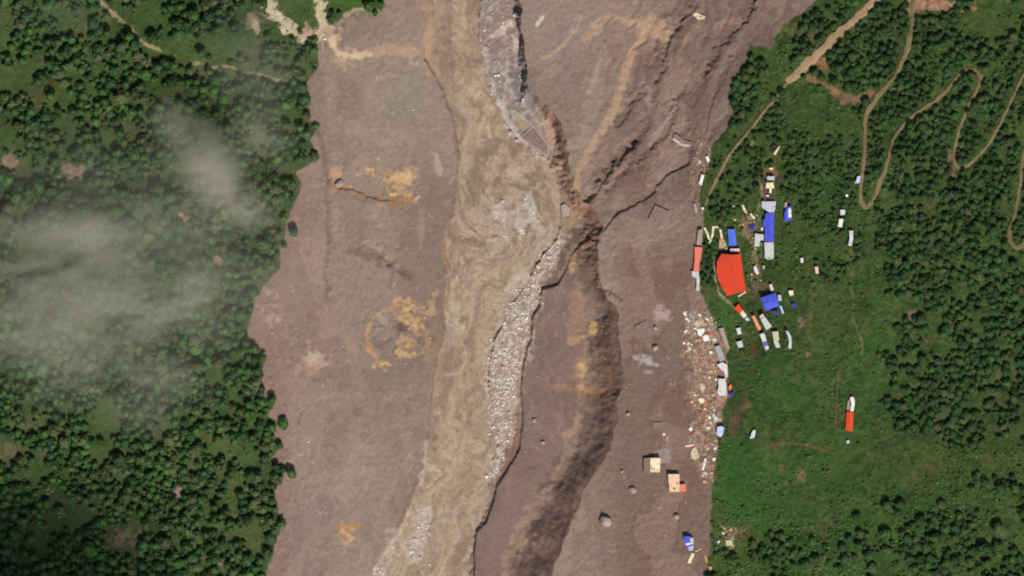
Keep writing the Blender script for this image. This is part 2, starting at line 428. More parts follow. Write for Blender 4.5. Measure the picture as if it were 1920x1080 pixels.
blob(632, 325, 9, 9, lin(186, 144, 106), .85, .6, .4)
stroke([(622, 348), (640, 352), (668, 360), (700, 370), (740, 382), (770, 372)], 6, lin(160, 118, 88), .75, .8, .5)
crust(764, 583, 34, 24, 150, 25, .7)
crust(778, 610, 22, 12, 40, 45)
crust(762, 654, 18, 22, 90, 0, .7)
blob(755, 665, 8, 10, YE, .4, .8, .4)
stroke([(745, 565), (715, 585), (697, 600), (688, 625), (692, 645), (702, 660), (715, 683)], 3.5, lin(178, 140, 106), .85, .7, .5, 5)
stroke([(800, 625), (803, 645), (795, 662), (780, 668)], 3, lin(188, 150, 116), .7, .9, .5)
crust(713, 684, 15, 7, 16)
blob(812, 575, 7, 22, lin(186, 150, 112), .7, .9, .4, 12)
blob(810, 650, 14, 40, lin(150, 118, 100), .5, .8, .5)
crust(775, 625, 38, 45, 30, 0, .4, ((150, 116, 96), (168, 134, 112), (112, 90, 80)))
crust(720, 605, 18, 18, 22, 0, .6, ((176, 158, 146), (112, 94, 88), (150, 128, 116)))
for _ in range(170):       # scattered scars, sticks and silt specks on the left flat
    u_, v_ = crr.uniform(520, 820), crr.uniform(110, 1070); a_ = crr.uniform(-.9, .9); l_ = crr.uniform(2, 9)
    stroke([(u_, v_), (u_ + l_ * math.sin(a_), v_ + l_ * math.cos(a_))], crr.uniform(.8, 1.8), lin(*crr.choice([(186, 164, 146), (104, 84, 78), (112, 90, 82), (172, 148, 130)])), .6, .3, .6, 1)
for _ in range(150):       # and on the right plain and the terrace
    u_, v_ = crr.uniform(990, 1310), crr.uniform(20, 1070); a_ = crr.uniform(-.9, .9); l_ = crr.uniform(2, 8)
    stroke([(u_, v_), (u_ - l_ * math.sin(a_), v_ + l_ * math.cos(a_))], crr.uniform(.8, 1.6), lin(*crr.choice([(168, 146, 132), (92, 74, 68), (100, 80, 72), (156, 134, 120)])), .55, .3, .6, 1)
crust(590, 670, 20, 10, 14, 0, .5, ((190, 168, 150), (176, 152, 136), (112, 92, 84)))
crust(500, 575, 26, 40, 50, 0, .4, ((192, 166, 146), (168, 140, 122), (108, 88, 78)))
crust(545, 650, 50, 30, 36, 20, .4, ((104, 86, 80), (168, 144, 130)))
blob(720, 600, 13, 10, lin(168, 150, 140), .6, .9, .4, 40)
blob(750, 612, 14, 6, lin(92, 76, 70), .75, .7, .4, 45)
crust(652, 1002, 13, 20, 70, 0, .7)
blob(655, 985, 24, 5, lin(176, 130, 88), .5, .9, .5)
blob(820, 308, 4, 16, lin(182, 162, 146), .7, .9, .5, -10)
blob(790, 420, 6, 40, lin(160, 138, 120), .5, .8, .5)
blob(598, 673, 18, 8, lin(188, 164, 146), .7, .9, .4)
for _ in range(26):
    blob(rnd.uniform(560, 800), rnd.uniform(420, 1060), rnd.uniform(3, 10), rnd.uniform(4, 16), lin(*rnd.choice([(172, 140, 118), (158, 136, 122), (120, 98, 90)])), .45, .9, .5, rnd.uniform(-20, 20))
# dry rivulets on the plateau
TAN = lin(176, 147, 120)
stroke([(1110, 48), (1128, 36), (1150, 33), (1185, 42), (1215, 48)], 5, TAN, .75, .6, .6, 4)
stroke([(1096, 75), (1118, 62), (1135, 42)], 6, TAN, .6, .7, .6, 4)
blob(1222, 50, 30, 22, TAN, .85, .5, .4, 10)
stroke([(1215, 55), (1196, 88), (1184, 110), (1170, 145), (1160, 170), (1152, 205), (1140, 235), (1117, 260), (1100, 290), (1088, 325), (1082, 350)], 6.5, TAN, .85, .45, .5, 5)
stroke([(1090, 30), (1082, 55), (1062, 80), (1040, 97), (1015, 112)], 2.6, lin(176, 150, 126), .75, .5, .6)
stroke([(1190, 172), (1172, 190), (1160, 210)], 3, lin(158, 130, 112), .6, .6, .6)
stroke([(1310, 45), (1300, 60), (1290, 75)], 5, lin(166, 134, 110), .5, .8, .6)
stroke([(1385, 40), (1360, 45), (1340, 50)], 4, lin(166, 130, 108), .5, .9, .6)
stroke([(1105, 300), (1090, 340)], 9, lin(160, 134, 118), .5, .7, .6)
for (u0, v0, u1, v1) in [(1070, 60, 1085, 30), (1010, 42, 1022, 28), (1006, 48, 1016, 32), (1105, 175, 1125, 110), (1230, 250, 1265, 205)]:
    stroke([(u0, v0), (u1, v1)], 3.5, lin(166, 148, 138), .6, .7, .6)
# tan sediment along the terrace channel
stroke(TANLINE[:9], 6, lin(150, 124, 106), .6, 1.1, .7, 6)
stroke(TANLINE[7:], 10, lin(160, 132, 112), .75, .9, .6, 6)
blob(1090, 705, 12, 30, lin(158, 124, 94), .6, 1.0, .5); crust(1092, 705, 12, 32, 30, 0, .4)
stroke([(1070, 640), (1090, 632), (1102, 630), (1112, 618)], 5, lin(178, 148, 110), .7, .8, .5)
blob(1112, 616, 8, 9, lin(200, 164, 112), .9, .6, .4)
blob(1077, 590, 12, 34, lin(158, 128, 106), .55, .8, .5)
stroke([(1030, 730), (1060, 728), (1085, 732), (1120, 735)], 7, lin(164, 124, 92), .5, .9, .6)
blob(1000, 690, 30, 60, lin(120, 101, 93), .4, .8, .5)
blob(1020, 900, 30, 60, lin(124, 104, 95), .4, .8, .5, 30)
# pale grey rubble stains on plateau
blob(1243, 590, 14, 14, lin(170, 148, 140), .9, .6, .3)
blob(1206, 676, 21, 9, lin(172, 162, 158), .95, .6, .3, 14)
blob(1215, 697, 9, 4, lin(165, 152, 146), .7, .6, .3)
blob(1244, 857, 11, 13, lin(154, 142, 136), .8, .6, .3)
C[:] *= np.array([.94, .93, .915], np.float32)
# wreckage zone tint
WRECK = [(1285, 580), (1330, 590), (1345, 625), (1362, 650), (1360, 720), (1355, 765), (1350, 800), (1340, 850), (1335, 900), (1318, 900), (1300, 860), (1290, 830), (1300, 780), (1292, 740), (1298, 700), (1280, 660), (1288, 620)]
mix(ss(-8, 8, sdf(Uw, Vw, WRECK)) * .55 * ss(-.3, .5, n_fine + n_px), lin(190, 150, 128))
# river water (muddy): flow-aligned streaks with an eddy below the island
cu, cv = 950, 390
dx_, dy_ = U - cu, V - cv
rr = np.hypot(dx_, dy_)
sw = 1.7 * np.exp(-(rr / 85) ** 2)
Ur = cu + dx_ * np.cos(sw) - dy_ * np.sin(sw); Vr = cv + dx_ * np.sin(sw) + dy_ * np.cos(sw)
cen = np.interp(V, [-60, 150, 300, 450, 600, 750, 900, 1080, 1200], [858, 880, 950, 950, 905, 868, 860, 800, 780])
a1 = fbm(Ur - cen + 14 * w1, Vr, 16, 5, 70, sy=75, g=.6)
a2 = fbm(Ur - cen + 10 * w2, Vr + U * .2, 34, 4, 71, sy=120)
a3 = fbm(Ur + 8 * w1, Vr, 10, 4, 72, sy=22, g=.65)
wat = np.zeros_like(C); wat[:] = lin(154, 133, 110)


def wmix(m, col):
    m = np.clip(m, 0, 1).astype(np.float32)[..., None]
    wat[:] = wat * (1 - m) + np.asarray(col, np.float32) * m


wmix(.75 * ss(.0, .5, a1), lin(170, 149, 126))
wmix(.75 * ss(.0, .5, -a1), lin(134, 113, 92))
wmix(.5 * ss(.05, .5, a2), lin(166, 142, 118))
a4 = fbm(Ur - cen + 26 * w1, Vr + 10 * w2, 7, 4, 73, sy=60, g=.6)
wmix(.6 * ss(.25, .7, a4), lin(182, 164, 142)); wmix(.6 * ss(.25, .7, -a4), lin(122, 101, 80))
wmix(.4 * ss(.05, .5, -a2), lin(134, 116, 98))
wmix(.8 * ss(.0, .5, a3) * ss(130, 60, rr), lin(166, 147, 127))
wmix(.8 * ss(.0, .5, -a3) * ss(140, 60, rr), lin(122, 102, 84))
wmix(.22 * ss(0, .5, -n_px), lin(122, 104, 84))
for pts, w, c_, k_ in [([(930, 270), (905, 290), (895, 320), (905, 350)], 8, (120, 102, 84), .6), ([(940, 262), (975, 275), (1005, 300), (1025, 335)], 7, (126, 104, 86), .5), ([(900, 300), (880, 340), (870, 400)], 8, (128, 110, 92), .5), ([(960, 320), (985, 330), (1010, 360)], 6, (176, 158, 138), .6),
                    ([(1030, 420), (985, 450), (940, 480), (905, 530), (880, 590)], 8, (172, 152, 130), .6), ([(1040, 400), (1000, 430), (950, 470), (915, 500)], 6, (128, 106, 86), .5), ([(850, 530), (856, 580), (862, 640)], 6, (176, 160, 136), .7), ([(870, 180), (880, 250), (868, 310)], 9, (170, 150, 128), .6), ([(920, 310), (905, 380), (900, 440)], 6, (168, 148, 126), .5),
                    ([(868, 470), (890, 500), (884, 540)], 7, (126, 106, 88), .5), ([(860, 690), (850, 800), (842, 900)], 8, (170, 150, 124), .5), ([(895, 560), (880, 680), (880, 760)], 6, (130, 110, 90), .45), ([(870, 930), (866, 1000), (860, 1080)], 7, (130, 112, 92), .5), ([(830, 960), (822, 1080)], 7, (172, 152, 128), .5)]:
    dd = dline(U + w1 * 12 + j1 * 5, V + w2 * 12 + j2 * 5, pts) / w
    wmix(ss(1.5, .3, dd + .8 * j1) * k_, lin(*c_))
fW = ss(-1, 1.2, sRiv)
mix(fW, 0)
C += wat * fW[..., None].astype(np.float32)
# pale gravel shoals in and beside the river
WH = lin(196, 188, 180)
for pts, w, k in [([(985, 366), (992, 388), (1000, 410), (1004, 425)], 6, .8), ([(972, 392), (974, 420), (980, 446)], 6, .75), ([(938, 392), (945, 425), (948, 455)], 6, .45),
                  ([(950, 372), (955, 395)], 5, .35), ([(985, 508), (965, 528), (958, 545)], 6, .6), ([(798, 962), (790, 990), (785, 1020), (780, 1042)], 12, .6), ([(925, 378), (930, 400)], 4, .35)]:
    stroke(pts, w, WH, k * .55, 1.3, .6, 4)
BARS = [[(1052, 432), (1062, 448), (1056, 470), (1042, 490), (1020, 520), (1014, 545), (1012, 568), (996, 600), (996, 637), (986, 660), (978, 700), (972, 760), (958, 790), (950, 830), (938, 870), (922, 900),
         (914, 900), (920, 860), (928, 830), (924, 790), (918, 750), (912, 700), (915, 670), (925, 640), (942, 604), (960, 570), (985, 530), (1005, 500), (1022, 475), (1040, 455)],
        [(1000, 286), (1026, 300), (1036, 318), (1022, 310), (1004, 300), (985, 285)],
        [(795, 958), (808, 975), (800, 1010), (788, 1050), (765, 1050), (772, 1010), (785, 970)],
        [(745, 1000), (752, 1010), (735, 1050), (715, 1080), (700, 1080), (722, 1040)]]
for i, b in enumerate(BARS):
    s_ = sdf(Uw, Vw, b)
    f_ = ss(-9, 5, s_ + 8 * j2 + 4 * n_fine) * (.9, .5, .5, .5)[i]
    mix(f_ * .9, lin(168, 148, 130))
    mix(f_ * .6 * ss(-.2, .4, n_fine + n_px), lin(200, 184, 166))
    mix(f_ * .5 * ss(.1, .5, j2), lin(120, 98, 84))

# ---- hillsides
C_mud = C.copy()
gl = ss(-1.0, 2.5, sL)
gr = ss(-1.0, 2.0, sR)
GRS = lin(82, 98, 58)
mix(gl, lin(66, 82, 46))
mix(gl * .6 * ss(0, .5, n_mid), lin(58, 78, 40))
mix(gl * .55 * ss(.05, .6, fbm(U, V, 70, 4, 80)), lin(86, 84, 56))
mix(gl * .35 * ss(.1, .5, fbm(U, V, 8, 3, 81)), lin(50, 60, 38))
mix(gr, lin(66, 86, 44))
mix(gr * .6 * ss(0, .5, fbm(U, V, 90, 4, 82)), lin(54, 84, 40))
mix(gr * .5 * ss(0.05, .5, fbm(U, V, 60, 4, 83)), lin(82, 88, 52))
mix(gr * .7 * ss(.0, .5, fbm(U, V, 12, 4, 84)), lin(46, 64, 33)); mix(gr * .45 * ss(.1, .6, fbm(U + w1 * 10, V, 30, 4, 87, sy=60)), lin(52, 70, 36))
mix(gr * .4 * ss(.1, .5, fbm(U, V, 5, 3, 85)), lin(76, 96, 52)); mix(gr * .5 * ss(.35, .7, fbm(U, V, 7, 3, 88)), lin(36, 52, 28))
mix(gr * .4 * ss(.45, .9, fbm(U, V, 26, 3, 86)), lin(92, 82, 56)); mix(gr * .45 * ss(.1, .7, fbm(U + 500, V, 110, 4, 96)), lin(86, 96, 50))
# bright grass areas
for (cx, cy, rx, ry, c, k, a) in [
    (350, 85, 60, 30, (80, 104, 54), .7, 10), (60, 160, 50, 40, (84, 92, 56), .6, 0), (440, 80, 60, 20, (70, 96, 56), .6, 0), (660, 8, 45, 22, (76, 108, 44), .8, 0), (575, 15, 40, 30, (84, 104, 60), .8, 0),
    (440, 925, 24, 70, (92, 104, 58), .8, -20), (200, 805, 35, 25, (88, 96, 56), .7, 0), (440, 850, 50, 30, (84, 104, 58), .7, 0), (120, 960, 70, 50, (74, 78, 56), .7, 0), (230, 1010, 50, 40, (100, 92, 74), .6, 0), (480, 1010, 20, 50, (86, 98, 56), .7, 0),
    (1400, 930, 75, 90, (60, 104, 46), .9, 0), (1560, 880, 90, 60, (70, 98, 44), .7, 0), (1640, 975, 60, 30, (64, 96, 40), .8, 0), (1560, 600, 45, 60, (86, 96, 54), .7, 0), (1650, 640, 35, 30, (62, 96, 44), .8, 0),
    (1630, 700, 30, 50, (66, 100, 46), .7, 0), (1480, 740, 70, 50, (60, 96, 42), .7, 0), (1860, 40, 80, 40, (84, 100, 48), .7, 10), (1500, 430, 35, 60, (84, 92, 50), .6, 0), (1420, 330, 40, 40, (64, 96, 50), .6, 0),
    (1560, 250, 60, 30, (78, 92, 50), .6, 0), (1870, 850, 60, 40, (98, 98, 56), .6, 0), (1720, 880, 60, 30, (92, 96, 52), .5, 0), (1360, 590, 20, 30, (72, 110, 48), .8, 0), (1450, 700, 50, 30, (58, 94, 42), .6, 0)]:
    blob(cx, cy, rx, ry, lin(*c) * (.76 if cx > 1000 else .74), k * .85, .7, .7, a)
# top-left stony channel and orange sediment
stroke([(500, -10), (512, 22), (535, 48), (565, 65), (600, 68)], 12, lin(196, 180, 150), .95, .7, .4)
stroke([(598, -5), (602, 25), (610, 50), (625, 80)], 7, lin(190, 176, 140), .9, .9, .5)
stroke([(565, 62), (610, 66), (628, 92), (645, 108), (672, 108), (700, 98), (735, 95), (775, 100)], 13, lin(176, 146, 122), .75, 1.1, .6)
stroke([(620, 75), (632, 98), (660, 110), (690, 103)], 6, lin(205, 178, 148), .8, .9, .5)
stroke([(790, 0), (805, 40), (798, 90), (818, 135)], 10, lin(170, 136, 108), .6, .9, .5)
stroke([(645, 30), (665, 20), (690, 18)], 4, lin(172, 156, 128), .7, .6, .5)
# bare soil and rock on the hillsides
PK = lin(150, 122, 108); BR = lin(124, 92, 70)
for (cx, cy, rx, ry, c, k, a) in [
    (143, 318, 14, 13, PK, .85, 20), (118, 325, 12, 9, PK, .8, 0), (18, 305, 12, 12, PK, .6, 0), (140, 206, 7, 4, PK, .6, 20), (345, 410, 16, 10, PK, .9, 15), (335, 922, 8, 14, lin(150, 130, 118), .85, 5), (480, 35, 16, 14, lin(150, 128, 110), .7, 0),
    (482, 45, 6, 12, lin(190, 170, 140), .6, 0), (463, 928, 6, 8, PK, .6, 0), (240, 1000, 30, 20, lin(118, 100, 84), .7, 0), (405, 1050, 14, 12, PK, .5, 0), (405, 490, 14, 6, PK, .7, 0), (430, 515, 10, 6, PK, .7, 0),
    (10, 560, 14, 10, BR, .4, 0), (20, 845, 20, 20, lin(110, 92, 74), .5, 0), (510, 15, 8, 8, lin(190, 170, 140), .5, 0),
    (1745, 8, 50, 10, lin(172, 128, 104), .9, 6), (1541, 125, 10, 14, lin(150, 116, 84), .85, 10), (1772, 298, 7, 12, lin(140, 110, 92), .75, 20), (1782, 328, 16, 6, lin(136, 100, 84), .8, 8), (1705, 592, 12, 8, lin(134, 100, 84), .8, -20),
    (1500, 608, 10, 8, lin(150, 118, 110), .8, -20), (1514, 664, 7, 7, lin(140, 112, 98), .7, 0), (1385, 770, 10, 24, lin(90, 68, 54), .6, 10), (1400, 755, 8, 8, BR, .7, 0), (1375, 790, 10, 14, lin(104, 74, 62), .7, 0), (1465, 880, 4, 8, BR, .6, 0), (1478, 905, 10, 4, BR, .6, 10),
    (1502, 893, 7, 9, lin(128, 108, 78), .6, -20), (1534, 932, 6, 5, BR, .5, 0), (1385, 1000, 14, 20, lin(112, 84, 62), .8, 0), (1365, 1020, 14, 10, lin(128, 110, 80), .7, 0), (1368, 1040, 8, 16, lin(110, 74, 58), .7, 0),
    (1400, 425, 12, 18, lin(138, 112, 92), .8, -10), (1428, 360, 5, 26, lin(158, 128, 102), .85, -14), (1440, 322, 12, 14, lin(140, 106, 76), .7, 0), (1415, 342, 8, 6, lin(130, 104, 92), .7, 0), (1425, 540, 14, 14, lin(112, 88, 70), .6, 0),
    (1412, 650, 5, 24, lin(98, 56, 44), .85, -8), (1418, 612, 10, 10, lin(100, 80, 56), .5, 0), (1420, 522, 8, 14, lin(120, 96, 74), .6, 10), (1470, 340, 14, 6, lin(120, 96, 82), .5, 0), (1710, 22, 14, 16, lin(160, 130, 98), .6, 0), (1666, 172, 8, 6, lin(140, 112, 90), .5, 0),
    (1812, 112, 10, 5, lin(130, 100, 84), .6, -30), (1702, 262, 8, 4, lin(140, 110, 96), .7, 20), (1550, 835, 5, 4, lin(120, 88, 60), .4, 30), (1630, 855, 4, 4, lin(130, 100, 74), .3, 0)]:
    blob(cx, cy, rx, ry, c, k, .8, .4, a)
DIRT = lin(146, 124, 88)
stroke([(1515, 145), (1545, 160), (1580, 187), (1600, 192), (1620, 183), (1630, 172)], 6, lin(146, 108, 86), .8, .8, .5)
stroke([(1465, 45), (1500, 60), (1530, 75), (1550, 60)], 10, lin(122, 108, 78), .4, .9, .6)
stroke([(190, -5), (207, 20), (230, 38), (247, 47), (260, 70), (272, 82), (295, 93), (330, 104)], 3.2, lin(160, 138, 106), .8, 1.2, .5)
stroke([(350, 122), (367, 119), (400, 125), (433, 128), (473, 138), (505, 145), (540, 153)], 2.2, lin(156, 138, 106), .6, 1.4, .5)
stroke([(1595, 470), (1594, 540), (1600, 600), (1610, 630), (1614, 665)], 2, lin(112, 100, 66), .7, .5, .5)
stroke([(1521, 520), (1520, 580), (1517, 630)], 3.5, lin(104, 94, 58), .6, .6, .6)
stroke([(1690, 500), (1702, 520), (1715, 535)], 2.2, lin(120, 92, 68), .8, .5, .5)
stroke([(1710, 545), (1724, 553), (1735, 565), (1742, 576)], 2.2, lin(150, 124, 96), .8, .4, .5)
stroke([(1720, 597), (1735, 606), (1745, 615)], 2, lin(132, 108, 84), .7, .4, .5)
stroke([(1440, 690), (1470, 705), (1495, 715)], 2, lin(100, 78, 56), .6, .5, .5)
stroke([(1440, 834), (1480, 830), (1520, 833), (1550, 845)], 2, lin(112, 88, 56), .7, .5, .5)
stroke([(1450, 836), (1480, 828), (1497, 812)], 2, lin(112, 88, 56), .5, .5, .5)
stroke([(1403, 300), (1404, 280), (1410, 262)], 2.2, lin(132, 122, 86), .7, .5, .5)
stroke([(1361, 425), (1366, 405), (1372, 398)], 2, lin(140, 126, 96), .8, .4, .5)
# town paths
stroke([(1428, 380), (1420, 400), (1404, 412), (1396, 428), (1404, 448), (1412, 462), (1418, 490), (1422, 520)], 4, lin(140, 114, 90), .75, .5, .5)
stroke([(1341, 480), (1339, 500), (1340, 525), (1345, 545), (1352, 556), (1366, 566), (1378, 578)], 2.2, lin(150, 132, 116), .85, .3, .5, 1)
mix(gr * .45 * ss(.1, .5, fbm(U, V, 6, 3, 89)), lin(44, 62, 32))
m_ = np.where((U > 1250) & (V > 300), np.clip(gr, 0, 1), 1).astype(np.float32)[..., None]
C = C_mud * (1 - m_) + C * m_
C = np.clip(C * (1 + (0.05 + .05 * (gl + gr))[..., None] * n_px[..., None] + 0.05 * n_fine[..., None]), 0.004, 0.9).astype(np.float32)

# ---------------------------------------------------------------- mesh building
MATS = {}


def nt(name):
    m = bpy.data.materials.new(name); m.use_nodes = True
    n = m.node_tree.nodes; l = m.node_tree.links
    return m, n, l, n["Principled BSDF"]


def ground_mat(name, rough=.95, bump=.4, bscale=.6, var=.22, spec=.25):
    m, n, l, p = nt(name)
    a = n.new("ShaderNodeAttribute"); a.attribute_name = "Col"
    tc = n.new("ShaderNodeNewGeometry")
    no = n.new("ShaderNodeTexNoise"); no.inputs["Scale"].default_value = bscale; no.inputs["Detail"].default_value = 5; no.inputs["Roughness"].default_value = .65
    l.new(tc.outputs["Position"], no.inputs["Vector"])
    mr = n.new("ShaderNodeMapRange"); mr.inputs["From Min"].default_value = .25; mr.inputs["From Max"].default_value = .75
    mr.inputs["To Min"].default_value = 1 - var; mr.inputs["To Max"].default_value = 1 + var
    l.new(no.outputs["Fac"], mr.inputs["Value"])
    mx = n.new("ShaderNodeMix"); mx.data_type = 'RGBA'; mx.blend_type = 'MULTIPLY'; mx.inputs[0].default_value = 1
    l.new(a.outputs["Color"], mx.inputs[6]); l.new(mr.outputs[0], mx.inputs[7])
    l.new(mx.outputs[2], p.inputs["Base Color"])
    b = n.new("ShaderNodeBump"); b.inputs["Strength"].default_value = bump; b.inputs["Distance"].default_value = .35
    l.new(no.outputs["Fac"], b.inputs["Height"]); l.new(b.outputs[0], p.inputs["Normal"])
    p.inputs["Roughness"].default_value = rough
    p.inputs["Specular IOR Level"].default_value = spec
    return m


def plain_mat(name, col, rough=.8, var=.18, scale=.8, stripes=0, bump=.2, metal=0, col2=None, k2=.5, s2=.25, ang=0):
    """procedural material: base colour, blotches of wear (col2) and fine grain"""
    key = name
    if key in MATS: return MATS[key]
    m, n, l, p = nt(name)
    tc = n.new("ShaderNodeTexCoord")
    no = n.new("ShaderNodeTexNoise"); no.inputs["Scale"].default_value = scale; no.inputs["Detail"].default_value = 6; no.inputs["Roughness"].default_value = .65
    l.new(tc.outputs["Object"], no.inputs["Vector"])
    no2 = n.new("ShaderNodeTexNoise"); no2.inputs["Scale"].default_value = s2; no2.inputs["Detail"].default_value = 4
    l.new(tc.outputs["Object"], no2.inputs["Vector"])
    mr = n.new("ShaderNodeMapRange"); mr.inputs["From Min"].default_value = .25; mr.inputs["From Max"].default_value = .75
    mr.inputs["To Min"].default_value = 1 - var; mr.inputs["To Max"].default_value = 1 + var
    l.new(no.outputs["Fac"], mr.inputs["Value"])
    c2 = col2 if col2 is not None else np.asarray(col) * .7
    m1 = n.new("ShaderNodeMix"); m1.data_type = 'RGBA'
    r2 = n.new("ShaderNodeMapRange"); r2.inputs["From Min"].default_value = .48; r2.inputs["From Max"].default_value = .68; r2.inputs["To Max"].default_value = k2
    l.new(no2.outputs["Fac"], r2.inputs["Value"]); l.new(r2.outputs[0], m1.inputs[0])
    m1.inputs[6].default_value = (*[float(c) for c in col], 1); m1.inputs[7].default_value = (*[float(c) for c in c2], 1)
    mx = n.new("ShaderNodeMix"); mx.data_type = 'RGBA'; mx.blend_type = 'MULTIPLY'; mx.inputs[0].default_value = 1
    l.new(m1.outputs[2], mx.inputs[6]); l.new(mr.outputs[0], mx.inputs[7])
    l.new(mx.outputs[2], p.inputs["Base Color"])
    b = n.new("ShaderNodeBump"); b.inputs["Strength"].default_value = bump; b.inputs["Distance"].default_value = .1
    if stripes:
        wv = n.new("ShaderNodeTexWave"); wv.inputs["Scale"].default_value = stripes; wv.bands_direction = 'X'
        mp = n.new("ShaderNodeMapping"); mp.inputs["Rotation"].default_value = (0, 0, ang)
        l.new(tc.outputs["Object"], mp.inputs["Vector"]); l.new(mp.outputs[0], wv.inputs["Vector"])
        l.new(wv.outputs["Fac"], b.inputs["Height"])
    else:
        l.new(no.outputs["Fac"], b.inputs["Height"])
    l.new(b.outputs[0], p.inputs["Normal"])
    p.inputs["Roughness"].default_value = rough; p.inputs["Metallic"].default_value = metal
    p.inputs["Specular IOR Level"].default_value = .3
    MATS[key] = m
    return m


def mk_mesh(name, Vt, F, Cc=None, mat=None, smooth=False):
    """Vt (n,3); F (m,3|4) or list of lists"""
    me = bpy.data.meshes.new(name)
    if isinstance(F, np.ndarray):
        k = F.shape[1]
        me.vertices.add(len(Vt)); me.vertices.foreach_set("co", np.asarray(Vt, np.float32).ravel())
        me.loops.add(F.size); me.loops.foreach_set("vertex_index", F.astype(np.int32).ravel())
        me.polygons.add(len(F)); me.polygons.foreach_set("loop_start", np.arange(0, F.size, k, dtype=np.int32))
        me.update(calc_edges=True); me.validate()
    else:
        me.from_pydata([tuple(map(float, p)) for p in Vt], [], F)
    if Cc is not None:
        at = me.color_attributes.new("Col", 'FLOAT_COLOR', 'POINT')
        q = np.ones((len(Vt), 4), np.float32); q[:, :3] = Cc
        at.data.foreach_set("color", q.ravel())
    if smooth: me.polygons.foreach_set("use_smooth", np.ones(len(me.polygons), bool))
    if mat: me.materials.append(mat)
    me.update()
    return me


def tag(o, label=None, cat=None, group=None, kind=None):
    if label: o["label"] = label
    if cat: o["category"] = cat
    if group: o["group"] = group
    if kind: o["kind"] = kind
    elif cat: o["kind"] = "thing"
    return o


def link(name, me, parent=None, loc=None):
    o = bpy.data.objects.new(name, me); COL.objects.link(o)
    if parent: o.parent = parent
    if loc is not None: o.location = loc
    return o


def thing(name, label, cat, loc, rz=0, group=None):
    o = link(name, None); o.location = loc; o.rotation_euler = (0, 0, rz)
    return tag(o, label, cat, group)


# the ground, cut into its kinds of surface (they share every border vertex position)
M_mud = ground_mat("dried_mud", .93, .35, .35, .10)
M_hill = ground_mat("grassy_soil", 1.0, .8, .7, .35, .1)
M_water = ground_mat("muddy_water", .5, .35, .35, .12, .3)
M_gravel = ground_mat("gravel", .95, .9, 1.0, .3)
ny, nx = X.shape


def facev(A):
    return (A[:-1, :-1] + A[1:, :-1] + A[:-1, 1:] + A[1:, 1:]) * .25


fL, fRr, fRi, fGg = facev(sL) > 0, facev(sR) > 0, facev(sRiv) > 0, facev(sG) > 0
fT = (facev(sTe) > 0) & ~fRr
cls = np.zeros(fL.shape, int)            # 0 mudflow
cls[(facev(fp * inside_r) > .03) & (facev(sPl) <= 0) & (facev(sPl) > -90)] = 5
cls[fT & (cls != 5)] = 4
low = facev(lowmask.astype(float)) > .5
cls[low & (cls == 0)] = 3
cls[fGg & (cls != 2)] = 3
cls[fRi] = 2
cls[fL] = 1
cls[fRr] = 6
idx = np.arange(ny * nx).reshape(ny, nx)
quads = np.stack([idx[:-1, :-1], idx[:-1, 1:], idx[1:, 1:], idx[1:, :-1]], -1)
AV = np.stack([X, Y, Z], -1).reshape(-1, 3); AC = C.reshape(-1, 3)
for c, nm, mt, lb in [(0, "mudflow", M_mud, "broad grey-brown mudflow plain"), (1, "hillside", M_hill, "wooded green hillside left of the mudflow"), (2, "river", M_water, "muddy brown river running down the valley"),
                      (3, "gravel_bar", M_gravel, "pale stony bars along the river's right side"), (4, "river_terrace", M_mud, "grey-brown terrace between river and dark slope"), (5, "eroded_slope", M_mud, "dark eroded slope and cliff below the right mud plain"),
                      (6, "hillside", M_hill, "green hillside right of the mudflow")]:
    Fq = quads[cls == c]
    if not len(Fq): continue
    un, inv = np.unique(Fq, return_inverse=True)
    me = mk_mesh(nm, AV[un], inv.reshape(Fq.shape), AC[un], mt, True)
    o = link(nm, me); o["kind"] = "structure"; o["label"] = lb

# ---------------------------------------------------------------- dirt roads draped on the hillside
M_road = ground_mat("dirt_road", .97, .4, .8, .2)


def catmull(pts, step=3.0):
    out = []
    P = [pts[0]] + list(pts) + [pts[-1]]
    for i in range(1, len(P) - 2):
        p0, p1, p2, p3 = [np.array(P[k][:3], float) for k in (i - 1, i, i + 1, i + 2)]
        n = max(2, int(np.hypot(*(p2 - p1)[:2]) / step))
        for k in range(n):
            t = k / n
            out.append(.5 * (2 * p1 + (p2 - p0) * t + (2 * p0 - 5 * p1 + 4 * p2 - p3) * t * t + (3 * p1 - p0 - 3 * p2 + p3) * t ** 3))
    out.append(np.array(P[-1], float))
    return np.array(out)


ROADS = []


